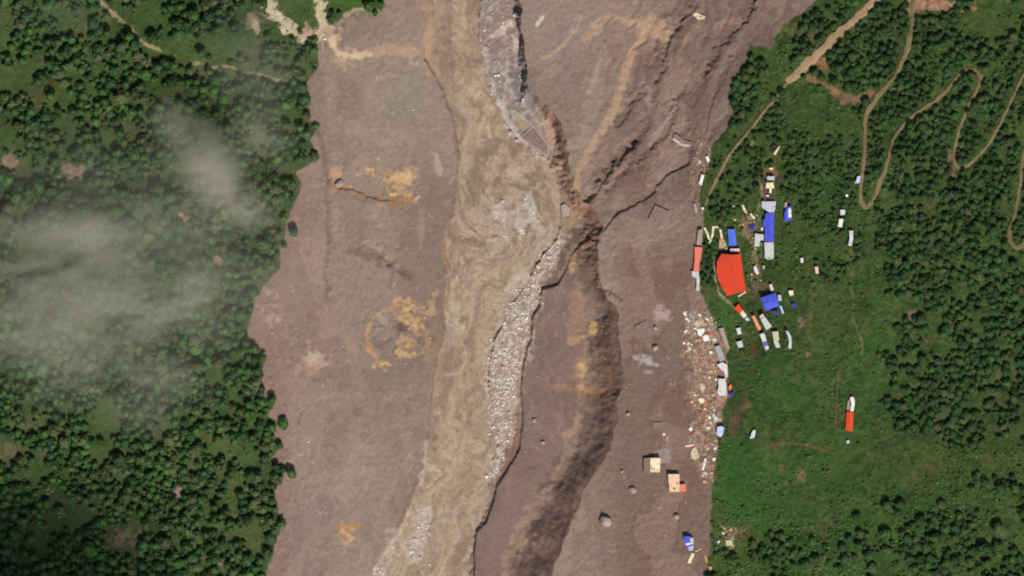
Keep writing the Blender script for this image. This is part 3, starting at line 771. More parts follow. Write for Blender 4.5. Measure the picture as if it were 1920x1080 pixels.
def road(name, pts, col, col2, label, lift=.12):
    q = catmull(pts)
    x = (q[:, 0] - 960) * .5; y = (540 - q[:, 1]) * .5; w = q[:, 2] * .5 * 1.1
    tx = np.gradient(x); ty = np.gradient(y); L = np.hypot(tx, ty) + 1e-9
    nxx, nyy = -ty / L, tx / L
    K = 9
    Vt, Cc = [], []
    nz = fbm(q[:, 0], q[:, 1], 9, 3, 90); nz2 = fbm(q[:, 0] + 99, q[:, 1], 9, 3, 91)
    zz = np.stack([bil(Z, x + nxx * w * s * .5, y + nyy * w * s * .5) for s in (-1, -.5, 0, .5, 1)], 1).max(1)
    k = np.ones(7) / 7
    zz = np.convolve(np.pad(zz, 3, mode='edge'), k, 'valid')
    for j in range(K):
        s = (j / (K - 1)) * 2 - 1
        ww = w * .5 * (1 + .4 * (nz if s > 0 else nz2))
        px, py = x + nxx * ww * s, y + nyy * ww * s
        pz = zz + lift + .25 - .5 * abs(s) ** 3 if abs(s) < 1 else bil(Z, px, py) - .3
        if abs(s) < 1:
            pz = np.maximum(pz - .12 * math.exp(-((abs(s) - .45) / .15) ** 2), bil(Z, px, py) + .08)
        Vt.append(np.stack([px, py, pz], -1))
        f = np.clip(.35 + .5 * fbm(px * 2, py * 2, 12, 3, 92) + (.35 if abs(abs(s) - .5) > .3 else 0), 0, 1)[:, None]
        Cc.append(col * (1 - f) + col2 * f)
    Vt = np.stack(Vt, 1); n = len(q)
    id_ = np.arange(n * K).reshape(n, K)
    F = np.stack([id_[:-1, :-1], id_[:-1, 1:], id_[1:, 1:], id_[1:, :-1]], -1).reshape(-1, 4)[:, ::-1]
    me = mk_mesh(name, Vt.reshape(-1, 3), F, np.stack(Cc, 1).reshape(-1, 3), M_road, True)
    o = link(name, me); o["kind"] = "structure"; o["label"] = label
    ROADS.append([(a[0], a[1]) for a in q[::3]] + [(q[-1][0], q[-1][1])])


D1, D2 = lin(130, 112, 82), lin(104, 94, 64)
road("dirt_road", [(1665, -25, 13), (1640, 0, 14), (1610, 30, 16), (1580, 55, 18), (1545, 90, 17), (1520, 113, 18), (1500, 132, 18), (1475, 155, 12)], lin(166, 138, 106), lin(146, 120, 90), "wide pale dirt road entering at the top")
road("dirt_road", [(1475, 155, 5), (1452, 188, 5), (1435, 205, 5), (1415, 232, 5), (1390, 262, 5.5), (1365, 295, 6), (1350, 325, 6.5), (1335, 352, 6), (1322, 385, 4)], lin(136, 116, 88), lin(118, 100, 72), "narrow dirt road dropping beside the mudflow")
road("dirt_road", [(1716, -20, 9), (1714, 0, 9), (1708, 50, 8), (1700, 90, 12), (1688, 120, 8), (1680, 140, 9), (1652, 172, 10), (1636, 195, 9), (1622, 216, 9), (1620, 250, 6), (1619, 295, 6.5), (1613, 345, 6.5), (1612, 375, 7), (1622, 390, 9), (1634, 375, 9), (1645, 350, 8), (1656, 320, 8), (1664, 295, 6),
                   (1672, 265, 6), (1685, 243, 6), (1704, 222, 6.5), (1735, 200, 6.5), (1762, 181, 6.5), (1785, 155, 7), (1805, 135, 8), (1822, 130, 8), (1836, 143, 8), (1832, 163, 7), (1815, 195, 6), (1803, 225, 6), (1793, 255, 5.5), (1786, 290, 6), (1790, 310, 8), (1803, 315, 8), (1822, 302, 7), (1848, 274, 6),
                   (1875, 228, 6), (1895, 185, 6), (1912, 150, 5), (1925, 120, 5), (1935, 95, 5)], D1, D2, "winding dirt track climbing the right hillside in hairpins")
road("dirt_road", [(1935, 250, 5), (1918, 280, 5), (1912, 318, 5.5), (1906, 365, 7), (1899, 400, 6), (1889, 432, 8), (1891, 452, 9), (1904, 464, 9), (1920, 456, 8), (1940, 440, 7)], D1, D2, "hairpin of dirt track at the right margin")
ROADS.append([(190, -5), (207, 20), (247, 47), (260, 70), (280, 87), (330, 104), (367, 119), (433, 128), (473, 138), (540, 153)])
ROADS.append([(500, -10), (512, 22), (535, 48), (565, 65), (600, 68)]); ROADS.append([(505, -10), (518, 22), (541, 44), (565, 58), (600, 58)]); ROADS.append([(598, -5), (602, 25), (610, 50), (625, 80)])
ROADS.append([(1515, 145), (1545, 160), (1580, 187), (1600, 192), (1630, 172)])
stroke_road_end = [(1612, 385), (1617, 412)]

# ---------------------------------------------------------------- generic solid builders
CUBE_F = [(0, 3, 2, 1), (4, 5, 6, 7), (0, 1, 5, 4), (1, 2, 6, 5), (2, 3, 7, 6), (3, 0, 4, 7)]


class MB:
    def __init__(s): s.v = []; s.f = []
    def prism(s, poly, z0, z1, top=None):
        """poly: list of xy (ccw); z0/z1 numbers or per-vertex lists"""
        n = len(poly); b = len(s.v)
        A = sum(poly[i][0] * poly[(i + 1) % n][1] - poly[(i + 1) % n][0] * poly[i][1] for i in range(n))
        if A < 0:
            poly = poly[::-1]
            if not np.isscalar(z0): z0 = z0[::-1]
            if not np.isscalar(z1): z1 = z1[::-1]
        for i, p in enumerate(poly): s.v.append((p[0], p[1], z0 if np.isscalar(z0) else z0[i]))
        tp = top or poly
        for i, p in enumerate(tp): s.v.append((p[0], p[1], z1 if np.isscalar(z1) else z1[i]))
        s.f.append(list(range(b, b + n))[::-1]); s.f.append(list(range(b + n, b + 2 * n)))
        for i in range(n):
            j = (i + 1) % n
            s.f.append([b + i, b + j, b + n + j, b + n + i])
        return s
    def box(s, c, d, rz=0, z0=0, h=1, tilt=0):
        ca, sa = math.cos(rz), math.sin(rz)
        pts = [(c[0] + x * ca - y * sa, c[1] + x * sa + y * ca) for x, y in ((-d[0] / 2, -d[1] / 2), (d[0] / 2, -d[1] / 2), (d[0] / 2, d[1] / 2), (-d[0] / 2, d[1] / 2))]
        if tilt:
            return s.prism(pts, [z0, z0 + tilt, z0 + tilt, z0], [z0 + h, z0 + h + tilt, z0 + h + tilt, z0 + h])
        return s.prism(pts, z0, z0 + h)
    def build(s, name, mat, parent=None, loc=None):
        me = bpy.data.meshes.new(name); me.from_pydata(s.v, [], s.f); me.materials.append(mat); me.update()
        return link(name, me, parent, loc)


def scl(poly, k=None, d=0):
    cx = sum(p[0] for p in poly) / len(poly); cy = sum(p[1] for p in poly) / len(poly)
    out = []
    for p in poly:
        L = math.hypot(p[0] - cx, p[1] - cy) or 1
        f = (L + d * 1.3) / L if k is None else k
        out.append((cx + (p[0] - cx) * f, cy + (p[1] - cy) * f))
    return out


PAL = dict(
    red=(lin(228, 70, 38), lin(196, 76, 54)), blue=(lin(76, 92, 214), lin(62, 68, 186)), blue2=(lin(88, 116, 224), lin(78, 98, 206)), navy=(lin(58, 54, 140), lin(70, 60, 130)),
    white=(lin(216, 214, 210), lin(176, 170, 166)), bright=(lin(238, 236, 228), lin(206, 202, 190)), grey=(lin(192, 194, 198), lin(168, 170, 176)), greyg=(lin(200, 202, 196), lin(176, 180, 176)),
    dgrey=(lin(150, 152, 154), lin(132, 132, 134)), cream=(lin(240, 226, 186), lin(212, 192, 152)), peach=(lin(236, 200, 166), lin(214, 170, 136)), orange=(lin(226, 150, 110), lin(200, 128, 92)),
    salmon=(lin(228, 116, 88), lin(222, 160, 128)), tan=(lin(186, 158, 126), lin(160, 134, 108)), conc=(lin(168, 150, 134), lin(148, 130, 118)), brown=(lin(104, 74, 56), lin(84, 58, 46)), maroon=(lin(86, 56, 54), lin(104, 78, 74)),
    mudroof=(lin(134, 112, 102), lin(120, 98, 90)), pblue=(lin(190, 204, 232), lin(170, 184, 220)), pink=(lin(232, 186, 184), lin(214, 160, 156)), purple=(lin(112, 84, 160), lin(128, 104, 170)), dark=(lin(40, 34, 36), lin(30, 28, 30)),
    brick=(lin(204, 120, 90), lin(176, 104, 82)), wood=(lin(196, 158, 122), lin(170, 130, 96)), beige=(lin(204, 192, 162), lin(184, 170, 142)), slate=(lin(164, 164, 166), lin(148, 148, 152)), stone=(lin(196, 184, 170), lin(160, 146, 134)))


def PM(c, kind="paint", ang=0):
    a, b = PAL[c]
    if kind == "sheet":
        return plain_mat("sheet_metal_" + c + ("_%d" % round(math.degrees(ang)) if ang else ""), a, .55, .16, 1.4, 3.2, .5, 0, b, .9, .3, ang)
    return plain_mat("painted_" + c, a, .85, .2, 1.6, 0, .3, 0, b * .85, .9, .45)


GLASS = plain_mat("window_glass", lin(40, 48, 56), .15, .05)
BUILT = []     # polygons that keep plants away


def building(name, label, cat, poly, h, roof="flat", rc="grey", wc="beige", rise=1.0, group=None, over=.35, parapet=False, extra=None, kindm=None, fit=True):
    """poly = roof outline in picture px"""
    BUILT.append(poly)
    W_ = [W(*p) for p in poly]
    cx = sum(p[0] for p in W_) / len(W_); cy = sum(p[1] for p in W_) / len(W_)
    gz = [hgt(*p) for p in W_] + [hgt(cx, cy)]
    z0 = min(gz) - .4; zt = (max(gz) if fit else sum(gz) / len(gz)) + h
    root = thing(name, label, cat, (cx, cy, z0), 0, group)
    L = [(p[0] - cx, p[1] - cy) for p in W_]
    A = sum(L[i][0] * L[(i + 1) % len(L)][1] - L[(i + 1) % len(L)][0] * L[i][1] for i in range(len(L)))
    if A < 0: L = L[::-1]
    H = zt - z0
    inner = scl(L, d=-over)
    MB().prism(inner, 0, H).build("wall", PM(wc), root)
    # door and windows on the longest walls
    es = sorted(range(len(inner)), key=lambda i: -math.dist(inner[i], inner[(i + 1) % len(inner)]))[:2]
    for q, i in enumerate(es):
        a, b = inner[i], inner[(i + 1) % len(inner)]
        Le = math.dist(a, b); an = math.atan2(b[1] - a[1], b[0] - a[0])
        if h < 1.6: break
        k = max(1, min(6, int(Le / 3)))
        for s in range(k):
            t = (s + .5) / k
            p = (a[0] + (b[0] - a[0]) * t, a[1] + (b[1] - a[1]) * t)
            if q == 0 and s == 0:
                d = MB().box(p, (.95, .12), an, .35, min(2.0, H - .5)).build("door", PM("brown"), root)
            else:
                w = MB().box(p, (1.0, .10), an, max(.9, H - 1.9), 1.0).build("window", GLASS, root)
    long_i = 0 if math.dist(L[0], L[1]) > math.dist(L[1], L[2 % len(L)]) else 1
    if roof == "flat":
        r = MB().prism(L, H, H + .28)
        ro = r.build("roof", PM(rc), root)
        if parapet:
            m = MB()
            n = len(L); inn = scl(L, d=-.35)
            for i in range(n):
                j = (i + 1) % n
                m.prism([L[i], L[j], inn[j], inn[i]], H + .28, H + .75)
            m.build("parapet", PM(wc), root)
    else:
        a, b, c, d = [np.array(p) for p in L[:4]]
        if long_i == 0: e1, e2 = (a + d) / 2, (b + c) / 2; A4 = [a, b, c, d]
        else: e1, e2 = (a + b) / 2, (d + c) / 2; A4 = [b, c, d, a]; e1, e2 = (a + b) / 2, (c + d) / 2
        ang = math.atan2(*(e2 - e1)[::-1])
        mt = PM(rc, "sheet", ang)
        if roof == "gable":
            p0, p1, p2, p3 = A4
            v = []; t = .1
            r1, r2 = (p0 + p3) / 2, (p1 + p2) / 2
            for dz in (0, -t):
                v += [(p0[0], p0[1], H + dz), (p1[0], p1[1], H + dz), (r2[0], r2[1], H + rise + dz), (r1[0], r1[1], H + rise + dz), (p2[0], p2[1], H + dz), (p3[0], p3[1], H + dz)]
            f = [(0, 1, 2, 3), (3, 2, 4, 5), (9, 8, 7, 6), (11, 10, 8, 9), (0, 6, 7, 1), (5, 4, 10, 11), (0, 3, 9, 6), (3, 5, 11, 9), (1, 7, 8, 2), (2, 8, 10, 4)]
            me = bpy.data.meshes.new("roof"); me.from_pydata(v, [], f); me.materials.append(mt)
            link("roof", me, root)
            i1, i2 = [r1 * .96 + r2 * .04, r2 * .96 + r1 * .04]
            k = .93
            MB().prism([tuple((p0 + p3) / 2 + (p0 - p3) / 2 * k), tuple((p1 + p2) / 2 + (p1 - p2) / 2 * k), tuple(r2), tuple(r1)], H - .2, [H, H, H + rise - .15, H + rise - .15]).build("gable", PM(wc), root)
            dv = r2 - r1; ln = np.linalg.norm(dv)
            MB().box(tuple((r1 + r2) / 2), (ln + .1, .35), ang, H + rise - .02, .1).build("ridge_cap", PM(rc), root)
        else:   # lean-to sheet roof
            zz = [H + .1, H + .1 + rise, H + .1 + rise, H + .1] if long_i else [H + .1, H + .1, H + .1 + rise, H + .1 + rise]
            MB().prism([tuple(p) for p in L[:4]], [z - .1 for z in zz], zz).build("roof", mt, root)
            MB().prism([tuple(p) for p in scl(L[:4], d=-over)], H - .1, [z - .15 for z in zz]).build("gable", PM(wc), root)
    if extra: extra(root, L, H, (cx, cy))
    return root


def loc_poly(poly, c):
    return [(W(*p)[0] - c[0], W(*p)[1] - c[1]) for p in poly]


def quad(cx, cy, w, l, deg):
    a = R(deg); c, s = math.cos(a), math.sin(a)
    return [(cx + x * c - y * s, cy + x * s + y * c) for x, y in ((-w / 2, -l / 2), (w / 2, -l / 2), (w / 2, l / 2), (-w / 2, l / 2))]


# ---- the big orange-red hall
def hall():
    poly = [(1352, 476), (1370, 476.5), (1388, 476), (1391, 500), (1394, 522), (1398, 546), (1380, 551), (1363, 555), (1354, 541), (1346, 523), (1342.5, 508), (1343.5, 491)]
    BUILT.append(scl(poly, 1.12))
    W_ = [W(*p) for p in poly]; cx, cy = W(1371, 515)
    gz = [hgt(*p) for p in W_]; z0 = min(gz) - .5
    H = max(gz) - z0 + 5.0
    root = thing("assembly_hall", "large building under one broad orange-red sheet roof with a bowed west eave", "hall", (cx, cy, z0))
    L = [(p[0] - cx, p[1] - cy) for p in W_]
    inner = scl(L, .93)
    MB().prism(inner, 0, H).build("wall", PM("beige"), root)
    ridge = [(1373, 478), (1377, 514), (1381, 549)]
    rl = loc_poly(ridge, (cx, cy))
    west = [L[0], L[11], L[10], L[9], L[8], L[7]]
    east = [L[2], L[3], L[4], L[5]]
    mt = plain_mat("orange_red_sheet_roof", PAL["red"][0], .55, .12, .9, 2.4, .6, 0, PAL["red"][1], .5, .12, 0)
    def slope(nm, eave, ends):
        m = MB(); n = 16
        def samp(pl, t):
            ds = [0]
            for i in range(len(pl) - 1): ds.append(ds[-1] + math.dist(pl[i], pl[i + 1]))
            s = t * ds[-1]
            for i in range(len(pl) - 1):
                if s <= ds[i + 1] + 1e-6:
                    f = (s - ds[i]) / (ds[i + 1] - ds[i]); return (pl[i][0] + (pl[i + 1][0] - pl[i][0]) * f, pl[i][1] + (pl[i + 1][1] - pl[i][1]) * f)
            return pl[-1]
        v = []; f = []
        for dz in (0, -.15):
            for i in range(n + 1):
                e = samp(eave, i / n); r = samp(rl, i / n)
                v += [(e[0], e[1], H + dz), ((e[0] + r[0]) / 2, (e[1] + r[1]) / 2, H + 1.1 + dz), (r[0], r[1], H + 2.0 + dz)]
        for i in range(n):
            for k in range(2):
                a = i * 3 + k; f.append((a, a + 1, a + 4, a + 3)); b = a + (n + 1) * 3; f.append((b, b + 3, b + 4, b + 1))
            a = i * 3; b = a + (n + 1) * 3; f.append((a, a + 3, b + 3, b))
        me = bpy.data.meshes.new(nm); me.from_pydata(v, [], f); me.materials.append(mt); me.update(); link(nm, me, root)
    slope("roof_slope", west, 0); slope("roof_slope", east, 1)
    MB().prism([tuple(p) for p in loc_poly([(1371.8, 477.5), (1374.2, 477.5), (1378.2, 514), (1382, 549), (1380, 549.5), (1375.8, 514)], (cx, cy))], H + 1.9, H + 2.16).build("ridge_cap", plain_mat("red_ridge", PAL["red"][1], .6), root)
    # gable ends
    for a, b, r in ((L[0], L[2], rl[0]), (L[7], L[5], rl[2])):
        d = -.5 if r is rl[0] else .5
        MB().prism([(a[0], a[1] + d), (b[0], b[1] + d), (b[0], b[1] + 2 * d), (a[0], a[1] + 2 * d)], H - .8, H + .0).build("gable_beam", PM("brown"), root)
    for t in (.2, .5, .8):
        p = (L[2][0] * (1 - t) + L[5][0] * t, L[2][1] * (1 - t) + L[5][1] * t)
        MB().box((p[0] * .94, p[1] * .94), (.12, 2.4), R(-6), H - 3.2, 1.5).build("window", GLASS, root)
    MB().box((L[0][0] * .6, L[0][1] * .935), (2.4, .12), 0, 1, 2.6).build("door", PM("brown"), root)


hall()
tag_small = []
building("entrance_porch", "small white and pink porch at the north end of the orange-red hall", "porch", [(1368, 467), (1386, 466), (1386, 472.5), (1369, 473)], 3.2, "flat", "pink", "white", parapet=True)
building("house", "bright blue gabled roof just north of the orange-red hall", "house", [(1363.5, 430), (1377.5, 430), (1380.5, 461), (1366, 461)], 3.2, "gable", "blue2", "white", .9)


def bluehouse_extra(root, L, H, c):
    MB().prism(loc_poly([(1429.5, 412), (1433.5, 412), (1433.5, 426), (1431, 426), (1430, 420)], c), H - .3, H - .1).build("side_roof", PM("blue"), root)


building("house", "long royal blue roof running north to south between two grey roofs", "house", [(1434, 400), (1450.5, 400), (1450, 453), (1432.5, 453)], 3.2, "gable", "blue", "beige", .8, extra=bluehouse_extra)


def arch_extra(root, L, H, c):
    m = MB()
    pts = []
    for i in range(9):
        a = math.pi * i / 8; pts.append((1441.5 + 8 * math.cos(a), 482 + 4.5 * math.sin(a)))
    for i in range(8):
        a, b = pts[i], pts[i + 1]
        k = lambda p, s: (1441.5 + (p[0] - 1441.5) * s, 482 + (p[1] - 482) * s)
        m.prism(loc_poly([a, b, k(b, .7), k(a, .7)], c), H - .6, H + .55)
    m.build("rounded_parapet", PM("bright"), root)


building("house", "grey-white roof with a rounded white south end below the long blue roof", "house", [(1432, 454.5), (1449.5, 454.5), (1450, 483), (1433.5, 483)], 2.9, "flat", "greyg", "white", extra=arch_extra)
building("house", "wide pale grey roof touching the north end of the long blue roof", "house", [(1427, 378), (1454, 378), (1452.5, 392), (1450, 398.5), (1441, 398.5), (1428, 390)], 2.8, "flat", "grey", "conc")
building("house", "light grey L-shaped roof west of the long blue roof", "house", [(1415, 438), (1431, 440), (1431, 450.5), (1424.5, 450.5), (1423, 462), (1413.5, 462)], 2.6, "flat", "greyg", "conc")


def courtyard():
    poly = [(1434, 341), (1452, 341), (1452, 377), (1432, 377)]
    BUILT.append(poly)
    cx, cy = W(1443, 359); z = hgt(cx, cy)
    root = thing("courtyard", "maroon courtyard with a white canopy north of the wide pale grey roof", "courtyard", (cx, cy, z - .5))
    gz = [hgt(*W(*p)) for p in poly]; zt = max(gz) - z + .5 + .35
    MB().prism(loc_poly(poly, (cx, cy)), 0, zt).build("floor_slab", PM("maroon"), root)
    m = MB()
    for a, b in ((0, 1), (1, 2), (3, 0)):
        p, q = poly[a], poly[b]; k = lambda s, t: (s[0] + (1443 - s[0]) * .06, s[1] + (359 - s[1]) * .04)
        m.prism(loc_poly([p, q, k(q, 0), k(p, 0)], (cx, cy)), zt, zt + 1.6)
    m.build("boundary_wall", PM("conc"), root)
    MB().prism(loc_poly([(1436, 344), (1448, 342), (1451, 352), (1446, 355), (1445.5, 363), (1441.5, 362), (1442, 354), (1435, 353)], (cx, cy)), zt + 2.4, zt + 2.6).build("canopy", PM("cream"), root)
    for p in ((1437, 346), (1448, 344), (1449, 352), (1437, 352)):
        q = loc_poly([p], (cx, cy))[0]
        MB().box(q, (.25, .25), 0, zt, 2.4).build("post", PM("wood"), root)
    MB().box(loc_poly([(1438, 367)], (cx, cy))[0], (2.4, 1.8), 0, zt, 1.4).box(loc_poly([(1438, 367)], (cx, cy))[0], (2.0, 1.4), 0, zt + 1.4, .3).build("water_tank", PM("bright"), root)


courtyard()
building("shed", "small grey shed north of the maroon courtyard", "shed", [(1438, 331), (1451.5, 331), (1451, 338.5), (1437.5, 338)], 2.2, "flat", "grey", "conc")
building("shrine", "tiny cream shrine at the north tip of the village", "shrine", [(1441, 315), (1449, 315), (1449.5, 319.5), (1441, 320)], 2.2, "flat", "cream", "tan", parapet=True)


def panel_extra(root, L, H, c):
    MB().prism(loc_poly([(1477, 391), (1482, 391), (1483, 408), (1477, 408)], c), H + .55, H + .8).build("roof_panel", PM("bright"), root)


building("house", "small blue house with a pale panel on its roof, east of the long blue roof", "house", [(1475, 388), (1483, 387), (1483.5, 413), (1470, 415), (1470, 400)], 2.6, "flat", "blue", "white", extra=panel_extra)
building("shed", "narrow tan shed against the small blue house with the pale panel", "shed", [(1470, 380), (1475, 380), (1474.5, 387), (1470, 390)], 2.0, "lean", "tan", "tan", .3)
building("house", "tilted square blue roof south-east of the orange-red hall", "house", [(1425, 558.5), (1452, 549), (1461, 573), (1434, 583)], 3.4, "gable", "blue", "beige", .9)
building("lean_to", "pale lean-to on the east side of the tilted square blue roof", "lean-to", [(1457, 553), (1463, 553), (1465, 563), (1459, 565)], 2.2, "lean", "grey", "conc", .3)
building("lean_to", "thin pale blue strip roof just south-east of the tilted square blue roof", "lean-to", [(1460.5, 574), (1464, 573), (1469, 587), (1466, 589)], 2.0, "lean", "pblue", "conc", .3)
building("shed", "small white hut north of the tilted square blue roof", "shed", [(1441, 534), (1446, 532.5), (1450, 543.5), (1445, 546)], 2.3, "gable", "white", "conc", .5)
building("shed", "cream square hut standing alone east of the tilted square blue roof", "shed", [(1477, 545), (1486, 544), (1487.5, 554), (1479, 556)], 2.3, "flat", "cream", "tan", parapet=True)
building("shed", "low dark purple-black shelter east of the thin pale blue strip roof", "shelter", [(1482, 570), (1489, 567), (1495, 575), (1483, 577)], 1.8, "lean", "navy", "dark", .3)
building("shed", "low dark shelter against the south side of the tilted square blue roof", "shelter", [(1444, 584), (1457, 582), (1460, 588), (1449, 589)], 1.8, "lean", "navy", "dark", .3)
building("house", "small red roof with a cream southern half, south of the orange-red hall", "house", [(1376, 578), (1384.5, 570), (1392, 581), (1386, 588)], 2.6, "flat", "red", "tan",
         extra=lambda r, L, H, c: MB().prism(loc_poly([(1387, 588.3), (1392.3, 581.5), (1400, 592), (1394, 596.5)], c), 0, H - .2).build("annex", PM("cream"), r))
building("shed", "faded pale blue scrap roof at the tip of the small red and cream house", "shed", [(1396, 597), (1401, 594.5), (1405, 600), (1400, 602)], 1.4, "lean", "pblue", "conc", .2)
building("long_shed", "long thin orange-tan roof beside the grey slanted roof", "shed", [(1408.5, 593), (1413.5, 591), (1427, 617), (1421, 620)], 2.4, "lean", "orange", "wood", .4)
building("house", "slanted grey-white roof with a pink northern cap", "house", [(1425, 598.5), (1433.5, 594), (1446.5, 612), (1436, 619)], 2.8, "flat", "greyg", "conc",
         extra=lambda r, L, H, c: MB().prism(loc_poly([(1423, 593), (1429, 588), (1433, 593), (1425, 597.8)], c), 0, H - .3).build("annex", PM("pink"), r))
building("house", "narrow white roof crossed by a purple band", "house", [(1423.5, 626.5), (1432, 624), (1441, 653), (1435, 658)], 2.6, "flat", "white", "conc",
         extra=lambda r, L, H, c: MB().prism(loc_poly([(1429.5, 641), (1437, 639), (1440, 647.5), (1432, 650)], c), H + .285, H + .4).build("roof_sheet", PM("purple"), r))
building("house", "narrow roof with beige north half and white south half", "house", [(1446.5, 622), (1458, 621), (1460, 638), (1450, 639)], 2.5, "flat", "beige", "conc",
         extra=lambda r, L, H, c: MB().prism(loc_poly([(1449.5, 639.3), (1457, 638.5), (1462.5, 651.5), (1454, 652)], c), 0, H - .15).build("annex", PM("greyg"), r))
building("wall_shed", "thin curved cream shed, easternmost of the slanted row", "shed", [(1471.5, 620), (1476, 620), (1482, 630), (1483.5, 640), (1482.5, 653.5), (1476.5, 653), (1478, 640), (1476, 630)], 2.2, "flat", "greyg", "conc")
building("shed", "white hourglass hut, upper of two west of the slanted row", "shed", [(1379, 616), (1388, 614), (1388, 619), (1390, 626), (1382.5, 627.5), (1381, 621)], 2.2, "flat", "white", "grey")
building("shed", "whitish square hut, lower of two west of the slanted row", "shed", [(1380, 641), (1390.5, 638.5), (1393, 650), (1384, 652.5)], 2.2, "flat", "greyg", "grey")
building("covered_walkway", "long pinkish grey roof slanting along the edge above the wreckage", "walkway", [(1347, 616), (1356, 614), (1368, 654), (1364, 656), (1358, 645)], 1.8, "flat", "conc", "conc")
building("shed", "elongated white hut south-east of the orange-red hall's east side", "shed", [(1412, 500), (1417, 498.5), (1422.5, 513), (1418.5, 515), (1414, 510)], 2.0, "flat", "white", "conc")
building("shed", "tiny tan hut right of the elongated white hut", "shed", [(1428, 498), (1433.5, 498), (1433, 504), (1429, 505)], 1.8, "flat", "tan", "tan")
building("long_building", "bare concrete strip building at the mud edge north of the salmon one", "building", [(1309, 431), (1316.5, 430), (1316, 445), (1315, 460), (1305, 459), (1306.5, 448)], 2.6, "flat", "conc", "conc")
building("long_building", "salmon and tan strip building at the mud edge west of the hall", "building", [(1302, 463), (1316.5, 464), (1315, 476), (1312, 486), (1309.5, 508), (1299.5, 508), (1302, 488)], 3.0, "flat", "salmon", "orange")
building("long_building", "crooked pale grey strip building south of the salmon one", "building", [(1296.5, 508.5), (1309, 508.5), (1311.5, 525), (1310, 545), (1305, 545), (1305.5, 521), (1297.5, 518)], 2.4, "flat", "greyg", "conc")
building("shed", "bright white long roof standing at the mud edge near the narrow road", "shed", [(1314.5, 327), (1320.5, 328.5), (1315, 348), (1309.5, 344.5)], 2.4, "gable", "bright", "orange", .5)
building("shed", "pale grey roof stranded on the mud below the narrow road's end", "shed", [(1300, 383), (1303.5, 381), (1308, 398), (1303.5, 401)], 1.6, "lean", "slate", "slate", .3)
building("shed", "tiny white hut at the foot of the narrow road", "shed", [(1315, 389), (1319, 389), (1319, 393), (1315.5, 393.5)], 1.6, "flat", "bright", "cream")
building("shed", "small white roof near the tree-lined mud edge north of the village", "shed", [(1322.5, 294), (1327.5, 293), (1330.5, 301), (1326, 305)], 1.8, "flat", "bright", "conc")
building("house", "pale blue roof beside the hairpin dirt track", "house", [(1606, 331), (1612, 330.5), (1610, 343), (1605, 344.5), (1600, 343.5), (1604, 338)], 2.4, "flat", "pblue", "white")
building("house", "whitish square roof at the north end of the pair below the hairpin", "house", [(1573.5, 393.5), (1583, 394), (1582.5, 402.5), (1574, 404)], 2.4, "flat", "white", "brown")
building("house", "brilliant white gabled roof south of the whitish square one", "house", [(1571.5, 410.5), (1579.5, 411), (1577, 426.5), (1569, 425.5)], 2.6, "gable", "bright", "brown", .6)
building("house", "whitish grey long roof furthest south-east of the hairpin cluster", "house", [(1590, 432), (1598.5, 432.5), (1599, 448), (1595.5, 463.5), (1588, 462), (1590.5, 447)], 2.4, "flat", "white", "maroon", parapet=True)
building("shed", "tiny cream hut on the footpath north of the whitish square roof", "shed", [(1584, 365), (1588, 365), (1588.5, 369.5), (1584.5, 370)], 1.6, "flat", "bright", "cream")
building("shed", "white speck of a hut in the meadow east of the village", "shed", [(1499.5, 484), (1504.5, 484), (1505, 492.5), (1500.5, 493)], 1.8, "gable", "bright", "conc", .3)
building("shed", "pink and white hut in the meadow south-east of the white speck hut", "shed", [(1526, 500), (1532, 500), (1534, 513), (1528, 513.5)], 1.9, "flat", "pink", "pblue")
building("house", "solitary red gabled roof in the lower meadow", "house", [(1585.5, 771), (1598.5, 772), (1597, 808), (1583.5, 806.5)], 3.0, "gable", "red", "tan", .9)
building("shed", "curved white roof attached to the north of the solitary red roof", "shed", [(1592, 744.5), (1598, 743.5), (1601, 750), (1600.5, 760), (1598.5, 770.5), (1592.5, 770), (1594.5, 757)], 2.2, "flat", "bright", "conc")
building("shed", "grey-brown leaning annex west of the curved white roof", "shed", [(1588, 750), (1591.5, 748), (1592, 763), (1590, 769), (1585.5, 767)], 1.8, "lean", "conc", "tan", .3)
building("shed", "tiny pale hut south of the solitary red roof", "shed", [(1585.5, 826), (1590.5, 824.5), (1591.5, 829), (1587, 832)], 1.6, "flat", "pblue", "cream")
building("shed", "weathered grey-white hut in the meadow right of the wreckage", "shed", [(1408, 812), (1412, 805), (1416.5, 807), (1413, 821), (1405, 822)], 2.0, "flat", "white", "conc")
building("house", "flat white roof at the mud edge with a broken western side", "house", [(1346, 710), (1359.5, 710), (1362.5, 739), (1357, 742.5), (1348, 741), (1344.5, 735), (1347, 724)], 3.0, "flat", "white", "conc")
building("house", "pale lilac-white roof overhanging the mud edge south of the flat white one", "house", [(1344.5, 800), (1352, 798.5), (1357.5, 801.5), (1354, 816), (1349.5, 819.5), (1343, 814)], 3.4, "flat", "pblue", "dark")
building("house", "long slate grey roof leaning along the wreckage", "house", [(1339.5, 650), (1349, 647), (1358.5, 673), (1350, 679)], 2.4, "flat", "slate", "conc")
building("house", "crumpled white roof below the long slate grey one", "house", [(1344, 684), (1354, 679), (1363, 684), (1364.5, 704), (1360, 710), (1357, 697), (1350, 691)], 2.6, "flat", "white", "conc")
building("house", "dark orange hut beside the flat white roof's east side", "hut", [(1365, 725), (1370, 719), (1372, 727), (1367, 734)], 1.8, "flat", "brick", "cream")
building("shed", "small dark blue shed east of the flat white roof", "shed", [(1366, 737), (1374, 735), (1375, 743), (1368, 745)], 1.8, "lean", "navy", "dark", .3)


